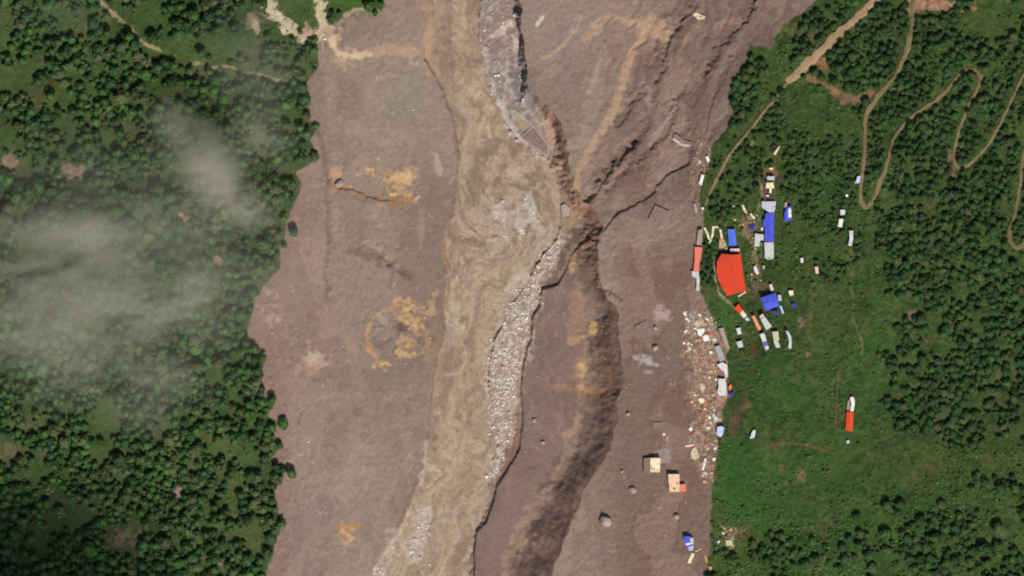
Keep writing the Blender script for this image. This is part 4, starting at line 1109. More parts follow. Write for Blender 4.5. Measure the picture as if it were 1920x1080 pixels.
# ---- houses left standing in the mud
def h1_extra(root, L, H, c):
    MB().prism(loc_poly([(1206.5, 859), (1218, 858), (1218, 883), (1206.5, 883.5)], c), 0, H - 1.2).build("low_wing", PM("mudroof"), root)
    for p in ((1221.5, 878), (1226, 878.5)):
        MB().box(loc_poly([p], c)[0], (1.3, .9), 0, H + .28, .5).build("water_tank", PM("dark"), root)
    MB().prism(loc_poly([(1218.5, 881.3), (1237.5, 880.5), (1237, 885), (1219, 885)], c), H - .7, H - .45).build("balcony", PM("peach"), root)


building("house", "cream flat roof with a mud-covered lower wing, standing alone in the mud", "house", [(1218.5, 858.5), (1238, 858), (1237, 880), (1219, 881)], 4.6, "flat", "cream", "brick", extra=h1_extra)


def h2_extra(root, L, H, c):
    MB().prism(loc_poly([(1273, 907.5), (1284.5, 907), (1285.5, 921), (1274, 921)], c), 0, H - .5).build("wing", PM("salmon"), root)
    MB().box(loc_poly([(1263.5, 916)], c)[0], (1.5, 1.2), 0, H + .28, .8).build("roof_hatch", PM("dark"), root)
    for p in ((1269.5, 904), (1270.5, 908)):
        MB().box(loc_poly([p], c)[0], (1.0, .35), .6, H + .28, .7).build("water_pipe", PM("dark"), root)


building("house", "peach flat roof with an orange wing, standing alone in the mud", "house", [(1252, 888.5), (1273.5, 888.5), (1273.5, 907), (1273.7, 921.5), (1255.5, 921.5), (1253, 905)], 4.4, "flat", "peach", "brick", extra=h2_extra)


def h3_extra(root, L, H, c):
    MB().prism(loc_poly([(1285, 1018), (1299, 1016), (1300, 1019), (1286, 1022)], c), H + .3, H + .55).build("roof_sheet", PM("bright"), root)
    MB().prism(loc_poly([(1293, 1008), (1299, 1008), (1300, 1015), (1294, 1016)], c), H + .32, H + .5).build("roof_sheet", PM("greyg"), root)
    MB().prism(loc_poly([(1290, 1025), (1300, 1022), (1298, 1031.5), (1291, 1032)], c), H + .32, H + .5).build("roof_sheet", PM("grey"), root)


building("house", "damaged blue-roofed house half sunk in mud at the lower right", "house", [(1281.5, 1004.5), (1293, 1005), (1301, 1012), (1300, 1026), (1291, 1032), (1287, 1026), (1282, 1014)], 4.2, "flat", "blue", "conc", extra=h3_extra)
building("buried_house", "mud-covered roof corner of a buried house on the upper mud plain", "buried house", [(1228, 384.5), (1254.5, 396.5), (1242, 424), (1215, 411.5)], 1.25, "flat", "mudroof", "mudroof", over=.05)
building("buried_house", "grey slab remains at the cliff foot beside the river", "buried house", [(1052, 386), (1059, 381.5), (1069, 390), (1066, 405), (1054, 407)], 1.5, "flat", "conc", "maroon", over=.05)
building("buried_house", "half-buried wall with a pale rim on the upper right mud plain", "buried house", [(1262, 253), (1268, 251), (1281, 262), (1297, 267), (1294, 275), (1277, 273), (1262, 262)], 1.0, "flat", "mudroof", "stone", over=.05,
         extra=lambda r, L, H, c: MB().prism(loc_poly([(1262, 258), (1268, 262), (1280, 270), (1294, 272), (1294, 275.5), (1278, 274.5), (1262, 263.5)], c), H + .29, H + .7).build("rim", PM("stone"), r))
building("buried_house", "faint square roof edge of a buried house right of the dark slope", "buried house", [(1189, 612), (1212, 600), (1222, 622), (1192, 634)], .35, "flat", "mudroof", "mudroof", over=.05)
building("buried_house", "faint mud-covered roof edge above the two standing houses", "buried house", [(1223, 792), (1246, 790), (1247, 803), (1224, 806)], .6, "flat", "mudroof", "mudroof", over=.05)


# ---- cream zigzag ramp and its terrace
def strip(name, label, cat, pts, w, h, mat, group=None, base=.6):
    cx, cy = W(pts[0][0], pts[0][1]); z = hgt(cx, cy)
    q = catmull([(p[0], p[1], w) for p in pts], 2.0)
    x = (q[:, 0] - 960) * .5; y = (540 - q[:, 1]) * .5
    tx = np.gradient(x); ty = np.gradient(y); L = np.hypot(tx, ty) + 1e-9
    a, b = -ty / L * w * .25, tx / L * w * .25
    n = len(q); v = []
    for i in range(n):
        g_ = hgt(x[i], y[i])
        for s, dz in ((-1, -base), (-1, h), (1, h), (1, -base)):
            v.append((x[i] + a[i] * s - cx, y[i] + b[i] * s - cy, g_ + dz - z))
    f = []
    for i in range(n - 1):
        for k in range(4):
            f.append((i * 4 + k, i * 4 + (k + 1) % 4, i * 4 + 4 + (k + 1) % 4, i * 4 + 4 + k))
    f += [(3, 2, 1, 0), ((n - 1) * 4, (n - 1) * 4 + 1, (n - 1) * 4 + 2, (n - 1) * 4 + 3)]
    me = bpy.data.meshes.new(name); me.from_pydata(v, [], f); me.materials.append(mat); me.update()
    o = link(name, me, None, (cx, cy, z)); tag(o, label, cat, group)
    return o


def poly_strip(pts, w):
    """mitred zigzag: keep corners sharp by inserting doubled points"""
    out = []
    for i, p in enumerate(pts):
        if 0 < i < len(pts) - 1:
            a, b = np.array(pts[i - 1], float), np.array(pts[i + 1], float); c = np.array(p, float)
            out.append(tuple(c + (a - c) / np.linalg.norm(a - c) * 1.2)); out.append(p); out.append(tuple(c + (b - c) / np.linalg.norm(b - c) * 1.2))
        else: out.append(p)
    return out


def zigzag():
    cx, cy = W(1335, 440); z = hgt(cx, cy)
    root = thing("zigzag_ramp", "cream zigzag ramp joining the strip buildings to the patio", "ramp", (cx, cy, z))
    pts = [(1320.5, 427), (1326, 438), (1330.5, 455), (1331, 456)], [(1328.5, 455.5), (1334, 454.5)], [(1332.5, 455.5), (1335.5, 440), (1337, 425.5)], [(1335, 426), (1350.5, 426)], [(1349.5, 425.5), (1351, 436), (1353, 448)]
    for k, pp in enumerate(pts):
        m = MB()
        for i in range(len(pp) - 1):
            (u0, v0), (u1, v1) = pp[i], pp[i + 1]
            dx, dy = u1 - u0, v1 - v0; L = math.hypot(dx, dy); nx_, ny_ = -dy / L * 1.9, dx / L * 1.9
            P = [(u0 + nx_, v0 + ny_), (u1 + nx_, v1 + ny_), (u1 - nx_, v1 - ny_), (u0 - nx_, v0 - ny_)]
            zs = [hgt(*W(*p)) - z + 1.2 + k * .004 + i * .002 for p in P]
            m.prism(loc_poly(P, (cx, cy)), [q - 2 for q in zs], zs)
        m.build("ramp_flight", PM("cream"), root)


zigzag()


def patio():
    poly = [(1348.5, 449), (1357, 449), (1363.5, 464), (1362, 469), (1347.5, 470)]
    BUILT.append(poly); cx, cy = W(1355, 460); z = hgt(cx, cy)
    root = thing("patio", "tan paved patio between zigzag ramp and the hall", "patio", (cx, cy, z - .5))
    gz = max(hgt(*W(*p)) for p in poly) - z + .5
    MB().prism(loc_poly(poly, (cx, cy)), 0, gz + .3).build("paving", PM("tan"), root)
    MB().prism(loc_poly([(1359, 465), (1363, 464), (1363.5, 468), (1360, 469)], (cx, cy)), gz + .3, gz + 1.5).build("kiosk", PM("grey"), root)


patio()
strip("garden_wall", "low pale wall curving round the hall's west side", "wall", [(1343, 478), (1340, 490), (1339, 505), (1340, 525), (1343, 540), (1350, 551), (1360, 558)], 1.6, .9, PM("conc"))
strip("retaining_wall", "straight cream wall at the hall's south-east corner", "wall", [(1384, 556), (1390, 552), (1397, 547.5)], 2.2, 1.0, PM("cream"))
strip("wooden_fence", "long thin brown timber strip left of the solitary red roof", "fence", [(1571, 695), (1569.5, 715), (1567.5, 740), (1566.5, 770), (1565, 800)], 3.0, .5, PM("brown"))
for (lab, pts, w, c) in [
    ("cream concrete strip slanting north-west of the long blue roof", [(1389, 374), (1392, 385), (1396, 395), (1399.5, 400)], 3.6, "cream"),
    ("short bright cream strip next to the dark blue tarpaulin", [(1406.5, 401), (1410, 406), (1414.5, 410)], 3.4, "bright"),
    ("thin tan plank line just below the short bright cream strip", [(1401, 406), (1407, 410), (1414, 417)], 2.4, "wood"),
]:
    strip("concrete_strip", lab, "concrete strip", pts, w, .7, PM(c))


# tarpaulin: round, draped
def tarp():
    cx, cy = W(1410.5, 425.5); z = hgt(cx, cy); v = []; f = []
    v.append((0, 0, 1.0)); n = 16
    for k, (r, h) in enumerate(((1.2, .95), (2.2, .6), (2.9, .12))):
        for i in range(n):
            a = 2 * math.pi * i / n; rr_ = r * (1 + .1 * math.sin(3 * a + k)); v.append((rr_ * math.cos(a), rr_ * math.sin(a) * 1.05, h + .05 * math.sin(5 * a)))
    for i in range(n):
        f.append((0, 1 + i, 1 + (i + 1) % n))
        for k in range(2):
            a = 1 + k * n; f.append((a + i, a + n + i, a + n + (i + 1) % n, a + (i + 1) % n))
    me = bpy.data.meshes.new("tarpaulin"); me.from_pydata(v, [], f); me.materials.append(PM("navy")); me.update()
    tag(link("tarpaulin", me, None, (cx, cy, z + .05)), "dark blue round tarpaulin on bare soil by the L-shaped roof", "tarpaulin")


tarp()


# weir walls and slab on the gravel island
def weir():
    cx, cy = W(1000, 240); z = hgt(cx, cy)
    root = thing("weir", "concrete weir with two thin crossing walls on the stony island", "weir", (cx, cy, z))
    for pts in ([(963, 206), (999, 236), (1030, 274)], [(976, 258), (1000, 236.5)]):
        m = MB()
        for i in range(len(pts) - 1):
            (u0, v0), (u1, v1) = pts[i], pts[i + 1]; dx, dy = u1 - u0, v1 - v0; L = math.hypot(dx, dy); a, b = -dy / L * .75, dx / L * .75
            P = [(u0 + a, v0 + b), (u1 + a, v1 + b), (u1 - a, v1 - b), (u0 - a, v0 - b)]
            m.prism(loc_poly(P, (cx, cy)), -1.5, .95 + .02 * i + (.03 if len(pts) == 2 else 0))
        m.build("weir_wall", PM("stone"), root)
    MB().prism(loc_poly([(978, 259), (1000, 238.5), (1028, 274), (1026, 288), (1010, 279), (992, 266)], (cx, cy)), -1.5, .5).build("apron_slab", PM("mudroof"), root)
    m2 = plain_mat("silted_pool", lin(158, 140, 108), .6, .15, .6)
    MB().prism(loc_poly([(964, 210), (977, 217), (996, 235), (988, 240), (976, 242), (970, 228)], (cx, cy)), -1.5, .35).build("silted_pool", m2, root)


weir()

LM = [  # things and places one can find, used to single out trees, shrubs, stones and debris
    (100, 55, "top left corner's brown clearing"), (255, 65, "stony footpath's upper stretch"), (330, 104, "footpath's fork"), (440, 80, "grassy slope above the upper left path"), (473, 138, "footpath's lower end"), (20, 150, "left margin's upper clearing"), (128, 320, "pair of pinkish rocks at the left"),
    (345, 410, "pink rock patch in the mist"), (410, 505, "small bare patch inside the mist"), (195, 800, "pale grassy glade in the lower left forest"), (445, 845, "grassy strip behind the lower left edge"), (335, 925, "bare pinkish rock in the lower left forest"), (235, 1010, "brownish clearing at the bottom left"), (115, 965, "olive clearing at the lower left"),
    (15, 845, "brown patch at the left margin"), (550, 40, "stony stream bed at the top left"), (660, 10, "grass tongue at the top"), (545, 435, "lone tree on the left mud edge"), (532, 800, "single round tree on the lower left mud"), (590, 236, "forest's eastern bulge"), (480, 600, "stony left corner of the mud"), (40, 620, "mist bank at the left margin"), (300, 320, "mist patch's bright core"), (500, 1030, "forest edge at the bottom left"), (190, 200, "upper left forest's centre"), (420, 1000, "lower left meadow strip"), (90, 760, "left margin below the mist"), (370, 740, "mist's lower fringe"),
    (1475, 155, "wide pale road's lower end"), (1580, 187, "reddish scar below the wide road"), (1640, 20, "wide pale road's top end"), (1745, 10, "pinkish clearing at the top right"), (1822, 130, "upper hairpin bend"), (1615, 395, "tan triangle at the lowest hairpin"), (1800, 315, "middle hairpin bend"), (1904, 464, "hairpin bend at the right margin"), (1622, 216, "bright stones on the winding track"),
    (1390, 170, "dark thicket on the upper mud edge"), (1335, 352, "narrow road above the village"), (1330, 440, "cream zigzag ramp"), (1340, 520, "orange-red hall's west side"), (1574, 410, "white roofs below the hairpin"), (1502, 488, "white speck hut in the meadow"), (1443, 320, "cream shrine north of the village"), (1440, 565, "tilted square blue roof"), (1514, 664, "small bare spot east of the slanted row"), (1385, 770, "reddish bare patch at the mud edge"), (1590, 790, "solitary red roof"), (1566, 740, "long brown timber strip"),
    (1410, 814, "weathered grey-white hut"), (1490, 893, "brown soil ring in the lower meadow"), (1370, 1015, "brown patch on the lower mud edge"), (1604, 1005, "dark clump in the lower meadow"), (1705, 592, "pinkish rock in the right wood"), (1740, 560, "short pale track in the right wood"), (1700, 520, "faint brown track in the right wood"), (1640, 690, "bright grass bay beside the right wood"), (1800, 760, "right wood's centre"), (1870, 850, "olive clearing in the right wood"), (1720, 885, "yellowish slope south of the right wood"), (1860, 1000, "lower right corner wood"), (1860, 40, "olive slope at the top right"), (1890, 640, "right margin of the right wood"), (1710, 1040, "bottom slope right of the dark clump"),
    (955, 215, "weir on the stony island"), (940, 40, "top of the stony island"), (1010, 290, "stony island's lower tip"), (1055, 395, "slab remains at the cliff foot"), (1030, 490, "upper end of the long river bar"), (975, 580, "long river bar's upper bend"), (935, 680, "widest part of the long river bar"), (945, 760, "long river bar's lower half"), (935, 850, "long river bar's lower tip"), (990, 395, "eddy's right streak of stones"), (975, 420, "eddy's middle streak of stones"), (940, 415, "eddy's left streak of stones"), (970, 530, "small shoal beside the long bar"), (790, 1000, "lower left shoal"), (730, 1040, "left river bank at the bottom"),
    (757, 335, "bright yellow crust"), (760, 600, "orange crusts by the river"), (652, 1002, "orange spot at the bottom"), (598, 673, "pale scar on the left mud"), (1110, 618, "tan patch on the terrace channel"), (1100, 740, "dark slope's rusty patch"), (1243, 590, "pale rubble patch"), (1206, 676, "grey rubble patch"), (1228, 868, "cream-roofed standing house"), (1265, 905, "peach-roofed standing house"), (1290, 1018, "sunken blue-roofed house"), (1136, 976, "largest boulder on the right mud"), (1234, 404, "buried roof corner"),
    (1292, 594, "grey slanting slab"), (1313, 622, "upper white roof slab"), (1325, 634, "lower white roof slab"), (1310, 606, "beige broad slab"), (1349, 663, "slate grey leaning roof"), (1356, 693, "crumpled white roof"), (1354, 726, "flat white roof"), (1317, 727, "pale elongated slab"), (1314, 751, "white six-sided slab"), (1342, 785, "white slab with a hole"), (1350, 808, "lilac-white roof"), (1303, 850, "large cream slab"), (1320, 870, "white plank"), (1290, 835, "red and white sheet"), (1320, 887, "round grey slab"), (1284, 644, "wreckage's west tip"), (1315, 337, "bright white long roof"), (1326, 299, "small white roof on the upper mud edge"), (1303, 391, "stranded pale grey roof"), (1393, 387, "slanting cream strip"), (1410, 425, "dark blue tarpaulin"), (1417, 508, "elongated white hut"), (1422, 450, "L-shaped grey roof")]
ORD = ["nearest", "second", "third", "fourth", "fifth", "sixth", "seventh", "eighth", "ninth", "tenth", "eleventh", "twelfth", "thirteenth", "fourteenth", "fifteenth", "sixteenth", "seventeenth", "eighteenth", "nineteenth", "twentieth"]
DIRS = ["right", "lower right", "below", "lower left", "left", "upper left", "above", "upper right"]
LABQ = []      # (object, u, v, phrase)


def single_out():
    """one label per thing: its look, and its rank outward from the nearest landmark on one side"""
    b = {}
    for o, u, v, ph in LABQ:
        k = min(range(len(LM)), key=lambda i: (LM[i][0] - u) ** 2 + (LM[i][1] - v) ** 2)
        du, dv = u - LM[k][0], v - LM[k][1]
        d = int(round(math.atan2(dv, du) / (math.pi / 4))) % 8
        b.setdefault((k, d, ph), []).append((math.hypot(du, dv), o))
    for (k, d, ph), L in b.items():
        L.sort(key=lambda t: t[0])
        for i, (_, o) in enumerate(L):
            side = {"above": "above", "below": "below"}.get(DIRS[d], "%s of" % DIRS[d])
            q = "%s, %s %s the %s" % (ph, ORD[min(i, 19)], side, LM[k][2])
            if len(q.split()) > 16: q = "%s, %s %s %s" % (ph, ORD[min(i, 19)], side, LM[k][2])
            o["label"] = q


# ---------------------------------------------------------------- rocks, rubble
ICO_V = None


def ico(sub):
    t = (1 + 5 ** .5) / 2
    v = [(-1, t, 0), (1, t, 0), (-1, -t, 0), (1, -t, 0), (0, -1, t), (0, 1, t), (0, -1, -t), (0, 1, -t), (t, 0, -1), (t, 0, 1), (-t, 0, -1), (-t, 0, 1)]
    v = [np.array(p) / np.linalg.norm(p) for p in v]
    f = [(0, 11, 5), (0, 5, 1), (0, 1, 7), (0, 7, 10), (0, 10, 11), (1, 5, 9), (5, 11, 4), (11, 10, 2), (10, 7, 6), (7, 1, 8), (3, 9, 4), (3, 4, 2), (3, 2, 6), (3, 6, 8), (3, 8, 9), (4, 9, 5), (2, 4, 11), (6, 2, 10), (8, 6, 7), (9, 8, 1)]
    for _ in range(sub):
        c = {}; nf = []
        def mid(a, b):
            k = (min(a, b), max(a, b))
            if k not in c: p = v[a] + v[b]; v.append(p / np.linalg.norm(p)); c[k] = len(v) - 1
            return c[k]
        for a, b, d in f:
            x, y, z = mid(a, b), mid(b, d), mid(d, a); nf += [(a, x, z), (b, y, x), (d, z, y), (x, y, z)]
        f = nf
    return np.array(v), np.array(f)


IV0, IF0 = ico(0); IV1, IF1 = ico(1); IV2, IF2 = ico(2)


def rock(sub, seed):
    r = np.random.RandomState(seed)
    v, f = ((IV0, IF0), (IV1, IF1), (IV2, IF2))[sub]
    v = v.copy(); n = r.randn(6, 3); n /= np.linalg.norm(n, axis=1)[:, None]
    for k in n:
        d = v @ k; h = r.uniform(.55, .85); v = v - np.outer(np.clip(d - h, 0, None), k)
    v = v * (1 + .08 * r.randn(len(v), 1)); v[:, 2] *= .75
    return v, f


rock_cols = {"white": (lin(226, 220, 212), lin(196, 186, 174)), "grey": (lin(160, 144, 132), lin(128, 112, 102)), "pale": (lin(190, 176, 162), lin(150, 136, 124))}
ROCKM = {k: plain_mat("boulder_" + k, c[0], .9, .2, 1.2, 0, .5, 0, c[1], .7, .6) for k, c in rock_cols.items()}
ROCKS = {k: [mk_mesh("boulder", *rock(1, 100 + i), None, ROCKM[k]) for i in range(5)] for k in ROCKM}
BIGROCK = [mk_mesh("boulder", *rock(2, 200 + i), None, ROCKM["grey"]) for i in range(5)]


def place(me, name, u, v, s, label, cat, group, rz=None, sz=None, lift=0.0, tilt=0):
    x, y = W(u, v)
    o = bpy.data.objects.new(name, me); COL.objects.link(o)
    o.location = (x, y, hgt(x, y) + lift)
    o.rotation_euler = (rnd.uniform(-tilt, tilt), rnd.uniform(-tilt, tilt), rnd.uniform(0, 6.28) if rz is None else rz)
    o.scale = (s, s, s) if sz is None else sz
    return tag(o, label, cat, group)


named_rocks = [(1136, 976, 11.5, "largest pale boulder on the mud left of the sunken blue-roofed house"), (1186, 919, 7.5, "round boulder with a ring of mud left of the peach-roofed house"),
               (1166, 883, 4, "small boulder upper left of the ringed round boulder"), (1236, 951, 2.0, "small grey boulder below the peach-roofed house"), (1268, 968, 6, "low mud-covered boulder above the sunken blue-roofed house"),
               (1258, 981, 1.2, "small bright stone below the low mud-covered boulder"), (1096, 960, 1.5, "small stone beside the lower dark slope"), (1177, 776, 4.5, "small boulder with shadow right of the dark slope's bulge"),
               (1229, 615, 5, "brownish boulder below the pale rubble patch"), (1228, 652, 6, "flat boulder with dark rim above the grey rubble patch"), (636, 344, 8, "round boulder at the west end of the ringed orange crust"),
               (1001, 788, 5, "brown boulder on the terrace, upper of two by the inner bank"), (1018, 830, 4.5, "pale boulder on the terrace, lower of two by the inner bank"), (1131, 612, 1.2, "lone stone high on the dark slope"),
               (1134, 672, 1.8, "pale stone on the dark slope's middle"), (1007, 706, 1.8, "small stone on the terrace's west side"), (985, 847, 1.6, "stone beside the bend of the dark scarp"), (895, 953, 1.8, "white stone in the lower river"),
               (805, 1058, 2.2, "white stone below the lower shoal"), (578, 828, 2.0, "white stone at the left mud plain's edge"), (679, 875, 1.8, "white stone in the middle of the left mud plain"), (566, 852, 1.4, "smaller white stone below the left edge stone"),
               (753, 815, 1.4, "small white stone right of the left mud plain's middle"), (610, 950, 1.8, "pale stone above the orange spot"), (775, 206, 1.8, "white speck of stone on the upper left mud plain"), (588, 165, 1.6, "pale stone beside the upper left tree edge"),
               (615, 184, 1.5, "stone just right of the upper left tree edge"), (797, 595, 1.6, "white stone right of the orange crusts"), (806, 634, 1.5, "white stone between orange crust and river bank"), (1208, 154, 1.2, "white stone on the upper right plain"),
               (1048, 590, 1.0, "tiny stone on the terrace north"), (1150, 478, 1.4, "white stone on the gully fan")]
for i, (u, v, s, lb) in enumerate(named_rocks):
    w = any(k in lb for k in ("white", "bright"))
    me = ROCKS["white"][i % 5] if w else (BIGROCK[i % 5] if s > 2 else ROCKS["pale"][i % 5])
    s2 = s * .5
    place(me, "boulder", u, v, s2, lb, "boulder", None, sz=(s2, s2 * .95, s2 * 1.15), lift=s2 * .25)

# white boulders on the bars: 300 largest are things, the rest is one mass
cand = []
sTe_ = lambda u, v: (sdf(u, v, TERRACE) if len(u) and 880 < float(np.mean(u)) < 1000 and float(np.mean(v)) > 300 else np.full(u.shape, -9.))
r_ = np.random.RandomState(5)
zones = [(BARS[0], 2800, "white boulder on the stony bar along the river's right bank", "boulders on the long river bar"),
         (BARS[1], 60, "white boulder at the lower tip of the stony island", "boulders at the island tip"), (BARS[2], 200, "white boulder on the shoal at the river's lower left", "boulders on the lower shoal"),
         (BARS[3], 90, "white boulder on the left bank at the bottom of the picture", "boulders on the lower left bank"),
         ([(903, 2), (968, 2), (980, 110), (985, 170), (945, 232), (912, 140), (898, 60)], 260, "pale boulder on the upper stony island", "boulders on the upper stony island"),
         ([(982, 362), (990, 362), (1010, 424), (1002, 428), (992, 410)], 150, "white boulder in the eddy's right streak of stones", "boulders in the eddy"),
         ([(968, 390), (978, 392), (984, 446), (972, 448)], 130, "white boulder in the eddy's middle streak of stones", "boulders in the eddy"),
         ([(926, 376), (945, 372), (952, 400), (955, 455), (942, 455), (932, 410)], 90, "white boulder in the eddy's left streak of stones", "boulders in the eddy"),
         ([(985, 505), (990, 512), (968, 540), (955, 548), (955, 535)], 50, "white boulder on the small shoal beside the long river bar", "boulders on the small shoal"),
         ([(560, 430), (800, 430), (790, 900), (640, 1060), (530, 1060), (520, 700)], 120, "small pale stone scattered on the left mud plain", "stones on the left mud plain"),
         ([(470, 545), (530, 540), (560, 640), (480, 640)], 110, "small pale stone in the stony corner by the left forest edge", "stones by the left forest edge"),
         ([(1170, 560), (1300, 400), (1300, 1070), (1050, 1070), (1160, 860)], 110, "small pale stone scattered on the right mud plain", "stones on the right mud plain"),
         ([(1000, 600), (1080, 560), (1080, 800), (960, 1000), (900, 1060), (940, 920), (990, 800)], 80, "small pale stone on the terrace", "stones on the terrace"),
         ([(500, 0), (516, 0), (545, 45), (620, 62), (610, 80), (560, 66), (515, 35)], 130, "pale stone in the stony channel at the top left", "stones in the top left channel")]
for poly, n, lb, grp in zones:
    us = [p[0] for p in poly]; vs = [p[1] for p in poly]
    u = r_.uniform(min(us), max(us), n * 4); v = r_.uniform(min(vs), max(vs), n * 4)
    uj, vj = u + 14 * fbm(u, v, 22, 3, 7), v + 10 * fbm(u, v, 22, 3, 8)
    m = inside(uj, vj, poly) & (fbm(u, v, 14, 3, 6) > -.35) & (sTe_(u, v) < -2); u, v = u[m][:n], v[m][:n]
    for a, b in zip(u, v):
        small = "small" in lb
        cand.append((a, b, (r_.gamma(1.6, .20) + .22) * (.75 if small else .95), lb, grp, rnd.choice(["white", "white", "pale"]) if "white" in lb else rnd.choice(["pale", "white", "grey"])))
cand.sort(key=lambda c: -c[2])
for (u, v, s, lb, grp, c) in cand[:290]:
    LABQ.append((place(ROCKS[c][rnd.randrange(5)], "boulder", u, v, s, lb, "boulder", grp, lift=s * .2), u, v, {"white": "white", "pale": "pale", "grey": "greyish"}[c] + (" stone" if "stone" in lb else " boulder")))
Vs_, Fs_, Cs_ = [], [], []
off = 0
for (u, v, s, lb, grp, c) in cand[290:]:
    rv, rf = rock(0, rnd.randrange(1, 40)); x, y = W(u, v); a = rnd.uniform(0, 6.28)
    q = rv * s; q = np.stack([q[:, 0] * math.cos(a) - q[:, 1] * math.sin(a), q[:, 0] * math.sin(a) + q[:, 1] * math.cos(a), q[:, 2]], 1)
    Vs_.append(q + (x, y, hgt(x, y) + s * .2)); Fs_.append(rf + off); off += len(rv)
    Cs_.append(np.tile(rock_cols[c][0] * rnd.uniform(.75, 1.05), (len(rv), 1)))
M_vc = ground_mat("stone_mix", .92, .4, 1.5, .2)
o = link("loose_stones", mk_mesh("loose_stones", np.concatenate(Vs_), np.concatenate(Fs_), np.concatenate(Cs_), M_vc)); tag(o, "countless small pale stones on the river bars and mud plains", "stones", None, "stuff")

# ---- wreckage along the right edge
DEBM = {c: PM(c) for c in ("white", "bright", "brick", "wood", "grey", "cream", "pink", "salmon", "peach", "tan", "conc", "orange", "blue", "pblue", "dgrey")}


def deb_mesh(c, shape, seed):
    r = random.Random(seed); m = MB()
    if shape == "board":
        m.box((0, 0), (.55, 2.4), 0, .1, .16, tilt=.25); m.box((.35, .3), (.3, 1.5), .4, .05, .14)
    elif shape == "sheet":
        m.prism([(-1, -.8), (.2, -1.1), (1.1, -.6), (.9, .8), (-.2, 1.1), (-1.1, .5)], [.1, .25, .5, .7, .4, .2], [.2, .35, .6, .8, .5, .3])
    else:
        for _ in range(4): m.box((r.uniform(-.6, .6), r.uniform(-.6, .6)), (r.uniform(.4, .9), r.uniform(.4, .9)), r.uniform(0, 3), 0, r.uniform(.3, .8), tilt=r.uniform(0, .3))
    me = bpy.data.meshes.new("debris_" + shape); me.from_pydata(m.v, [], m.f); me.materials.append(DEBM[c]); me.update()
    return me


WZ = [("upper", [(1280, 582), (1330, 588), (1345, 625), (1352, 648), (1330, 650), (1300, 640), (1285, 610)], 90),
      ("middle", [(1282, 640), (1335, 650), (1362, 680), (1364, 715), (1362, 755), (1354, 792), (1320, 795), (1300, 770), (1290, 735), (1305, 700), (1290, 670)], 270),
      ("lower", [(1296, 790), (1350, 790), (1342, 830), (1337, 895), (1332, 930), (1312, 890), (1300, 850), (1290, 820)], 180),
      ("north", [(1310, 240), (1334, 275), (1328, 310), (1310, 350), (1300, 400), (1285, 360), (1300, 300)], 30),
      ("village", [(1370, 385), (1400, 380), (1430, 420), (1425, 560), (1405, 560), (1400, 440), (1375, 430)], 26),
      ("meadow", [(1350, 980), (1380, 990), (1375, 1025), (1350, 1020)], 22),
      ("path", [(1500, 20), (1560, 100), (1480, 150), (1450, 120)], 0)]
shape_lab = {"board": "broken board", "sheet": "torn sheet", "rubble": "rubble heap"}
zone_lab = {"upper": "in the wreckage below the strip buildings", "middle": "in the wreckage by the flat white roof at the mud edge", "lower": "in the wreckage beside the two standing houses",
            "north": "on the mud edge near the narrow road", "village": "on the village ground by the blue roofs", "meadow": "in the brown patch of the lower meadow", "path": "by the road"}
col_lab = {"white": "white", "bright": "bright white", "brick": "brick-red", "wood": "tan wooden", "grey": "grey", "cream": "cream", "pink": "pink", "salmon": "salmon", "peach": "peach", "tan": "tan", "conc": "concrete-grey", "orange": "orange", "blue": "blue", "pblue": "pale blue", "dgrey": "dark grey"}
DM = {}
items = []
for z, poly, n in WZ:
    us = [p[0] for p in poly]; vs = [p[1] for p in poly]; k = 0
    while k < n * 3.0:
        u, v = rnd.uniform(min(us), max(us)), rnd.uniform(min(vs), max(vs))
        if not inside(np.array([u]), np.array([v]), poly)[0]: continue
        if float(vn(np.array([u / 16.]), np.array([v / 16.]), 5)[0]) < .38 and z in ("upper", "middle", "lower"):
            k += 1; continue
        c = rnd.choices(["white", "bright", "brick", "wood", "grey", "cream", "pink", "salmon", "peach", "tan", "conc"], [8, 3, 9, 10, 6, 8, 5, 5, 14, 9, 12])[0]
        sh = rnd.choices(["board", "sheet", "rubble"], [5, 3, 6])[0]
        s = (rnd.gammavariate(2.2, .26) + .3) * .74
        if rnd.random() < .45: c = rnd.choice(['tan', 'conc', 'peach', 'wood'])
        items.append((s, u, v, z, c, sh)); k += 1
items.sort(key=lambda t: -t[0])
ANG0 = R(35)
for (s, u, v, z, c, sh) in items[:285]:
    if (c, sh) not in DM: DM[(c, sh)] = [deb_mesh(c, sh, i) for i in range(2)]
    nm = {"board": "broken_board", "sheet": "torn_sheet", "rubble": "brick_rubble"}[sh]
    o = place(rnd.choice(DM[(c, sh)]), nm, u, v, s, "%s %s %s" % (col_lab[c], shape_lab[sh], zone_lab[z]), nm.replace("_", " "), "debris " + zone_lab[z], rz=ANG0 + rnd.gauss(0, .6), lift=.02)
    LABQ.append((o, u, v, "%s %s" % (col_lab[c], shape_lab[sh])))
Vs_, Fs_, Cs_ = [], [], []; off = 0
for (s, u, v, z, c, sh) in items[285:]:
    for q in range(10):
        uu, vv = u + rnd.gauss(0, 4), v + rnd.gauss(0, 4); x, y = W(uu, vv); b = MB(); b.box((0, 0), (s * rnd.uniform(.4, 1.0), s * rnd.uniform(.6, 2.0)), ANG0 + rnd.gauss(0, .6), 0, s * rnd.uniform(.2, .5), tilt=rnd.uniform(0, .3))
        vv_ = np.array(b.v) + (x, y, hgt(x, y)); ff = np.array(CUBE_F) + off
        Vs_.append(vv_); Fs_.append(ff); off += 8; Cs_.append(np.tile(PAL[c][0] * rnd.uniform(.4, .85) + mud * .12, (8, 1)))
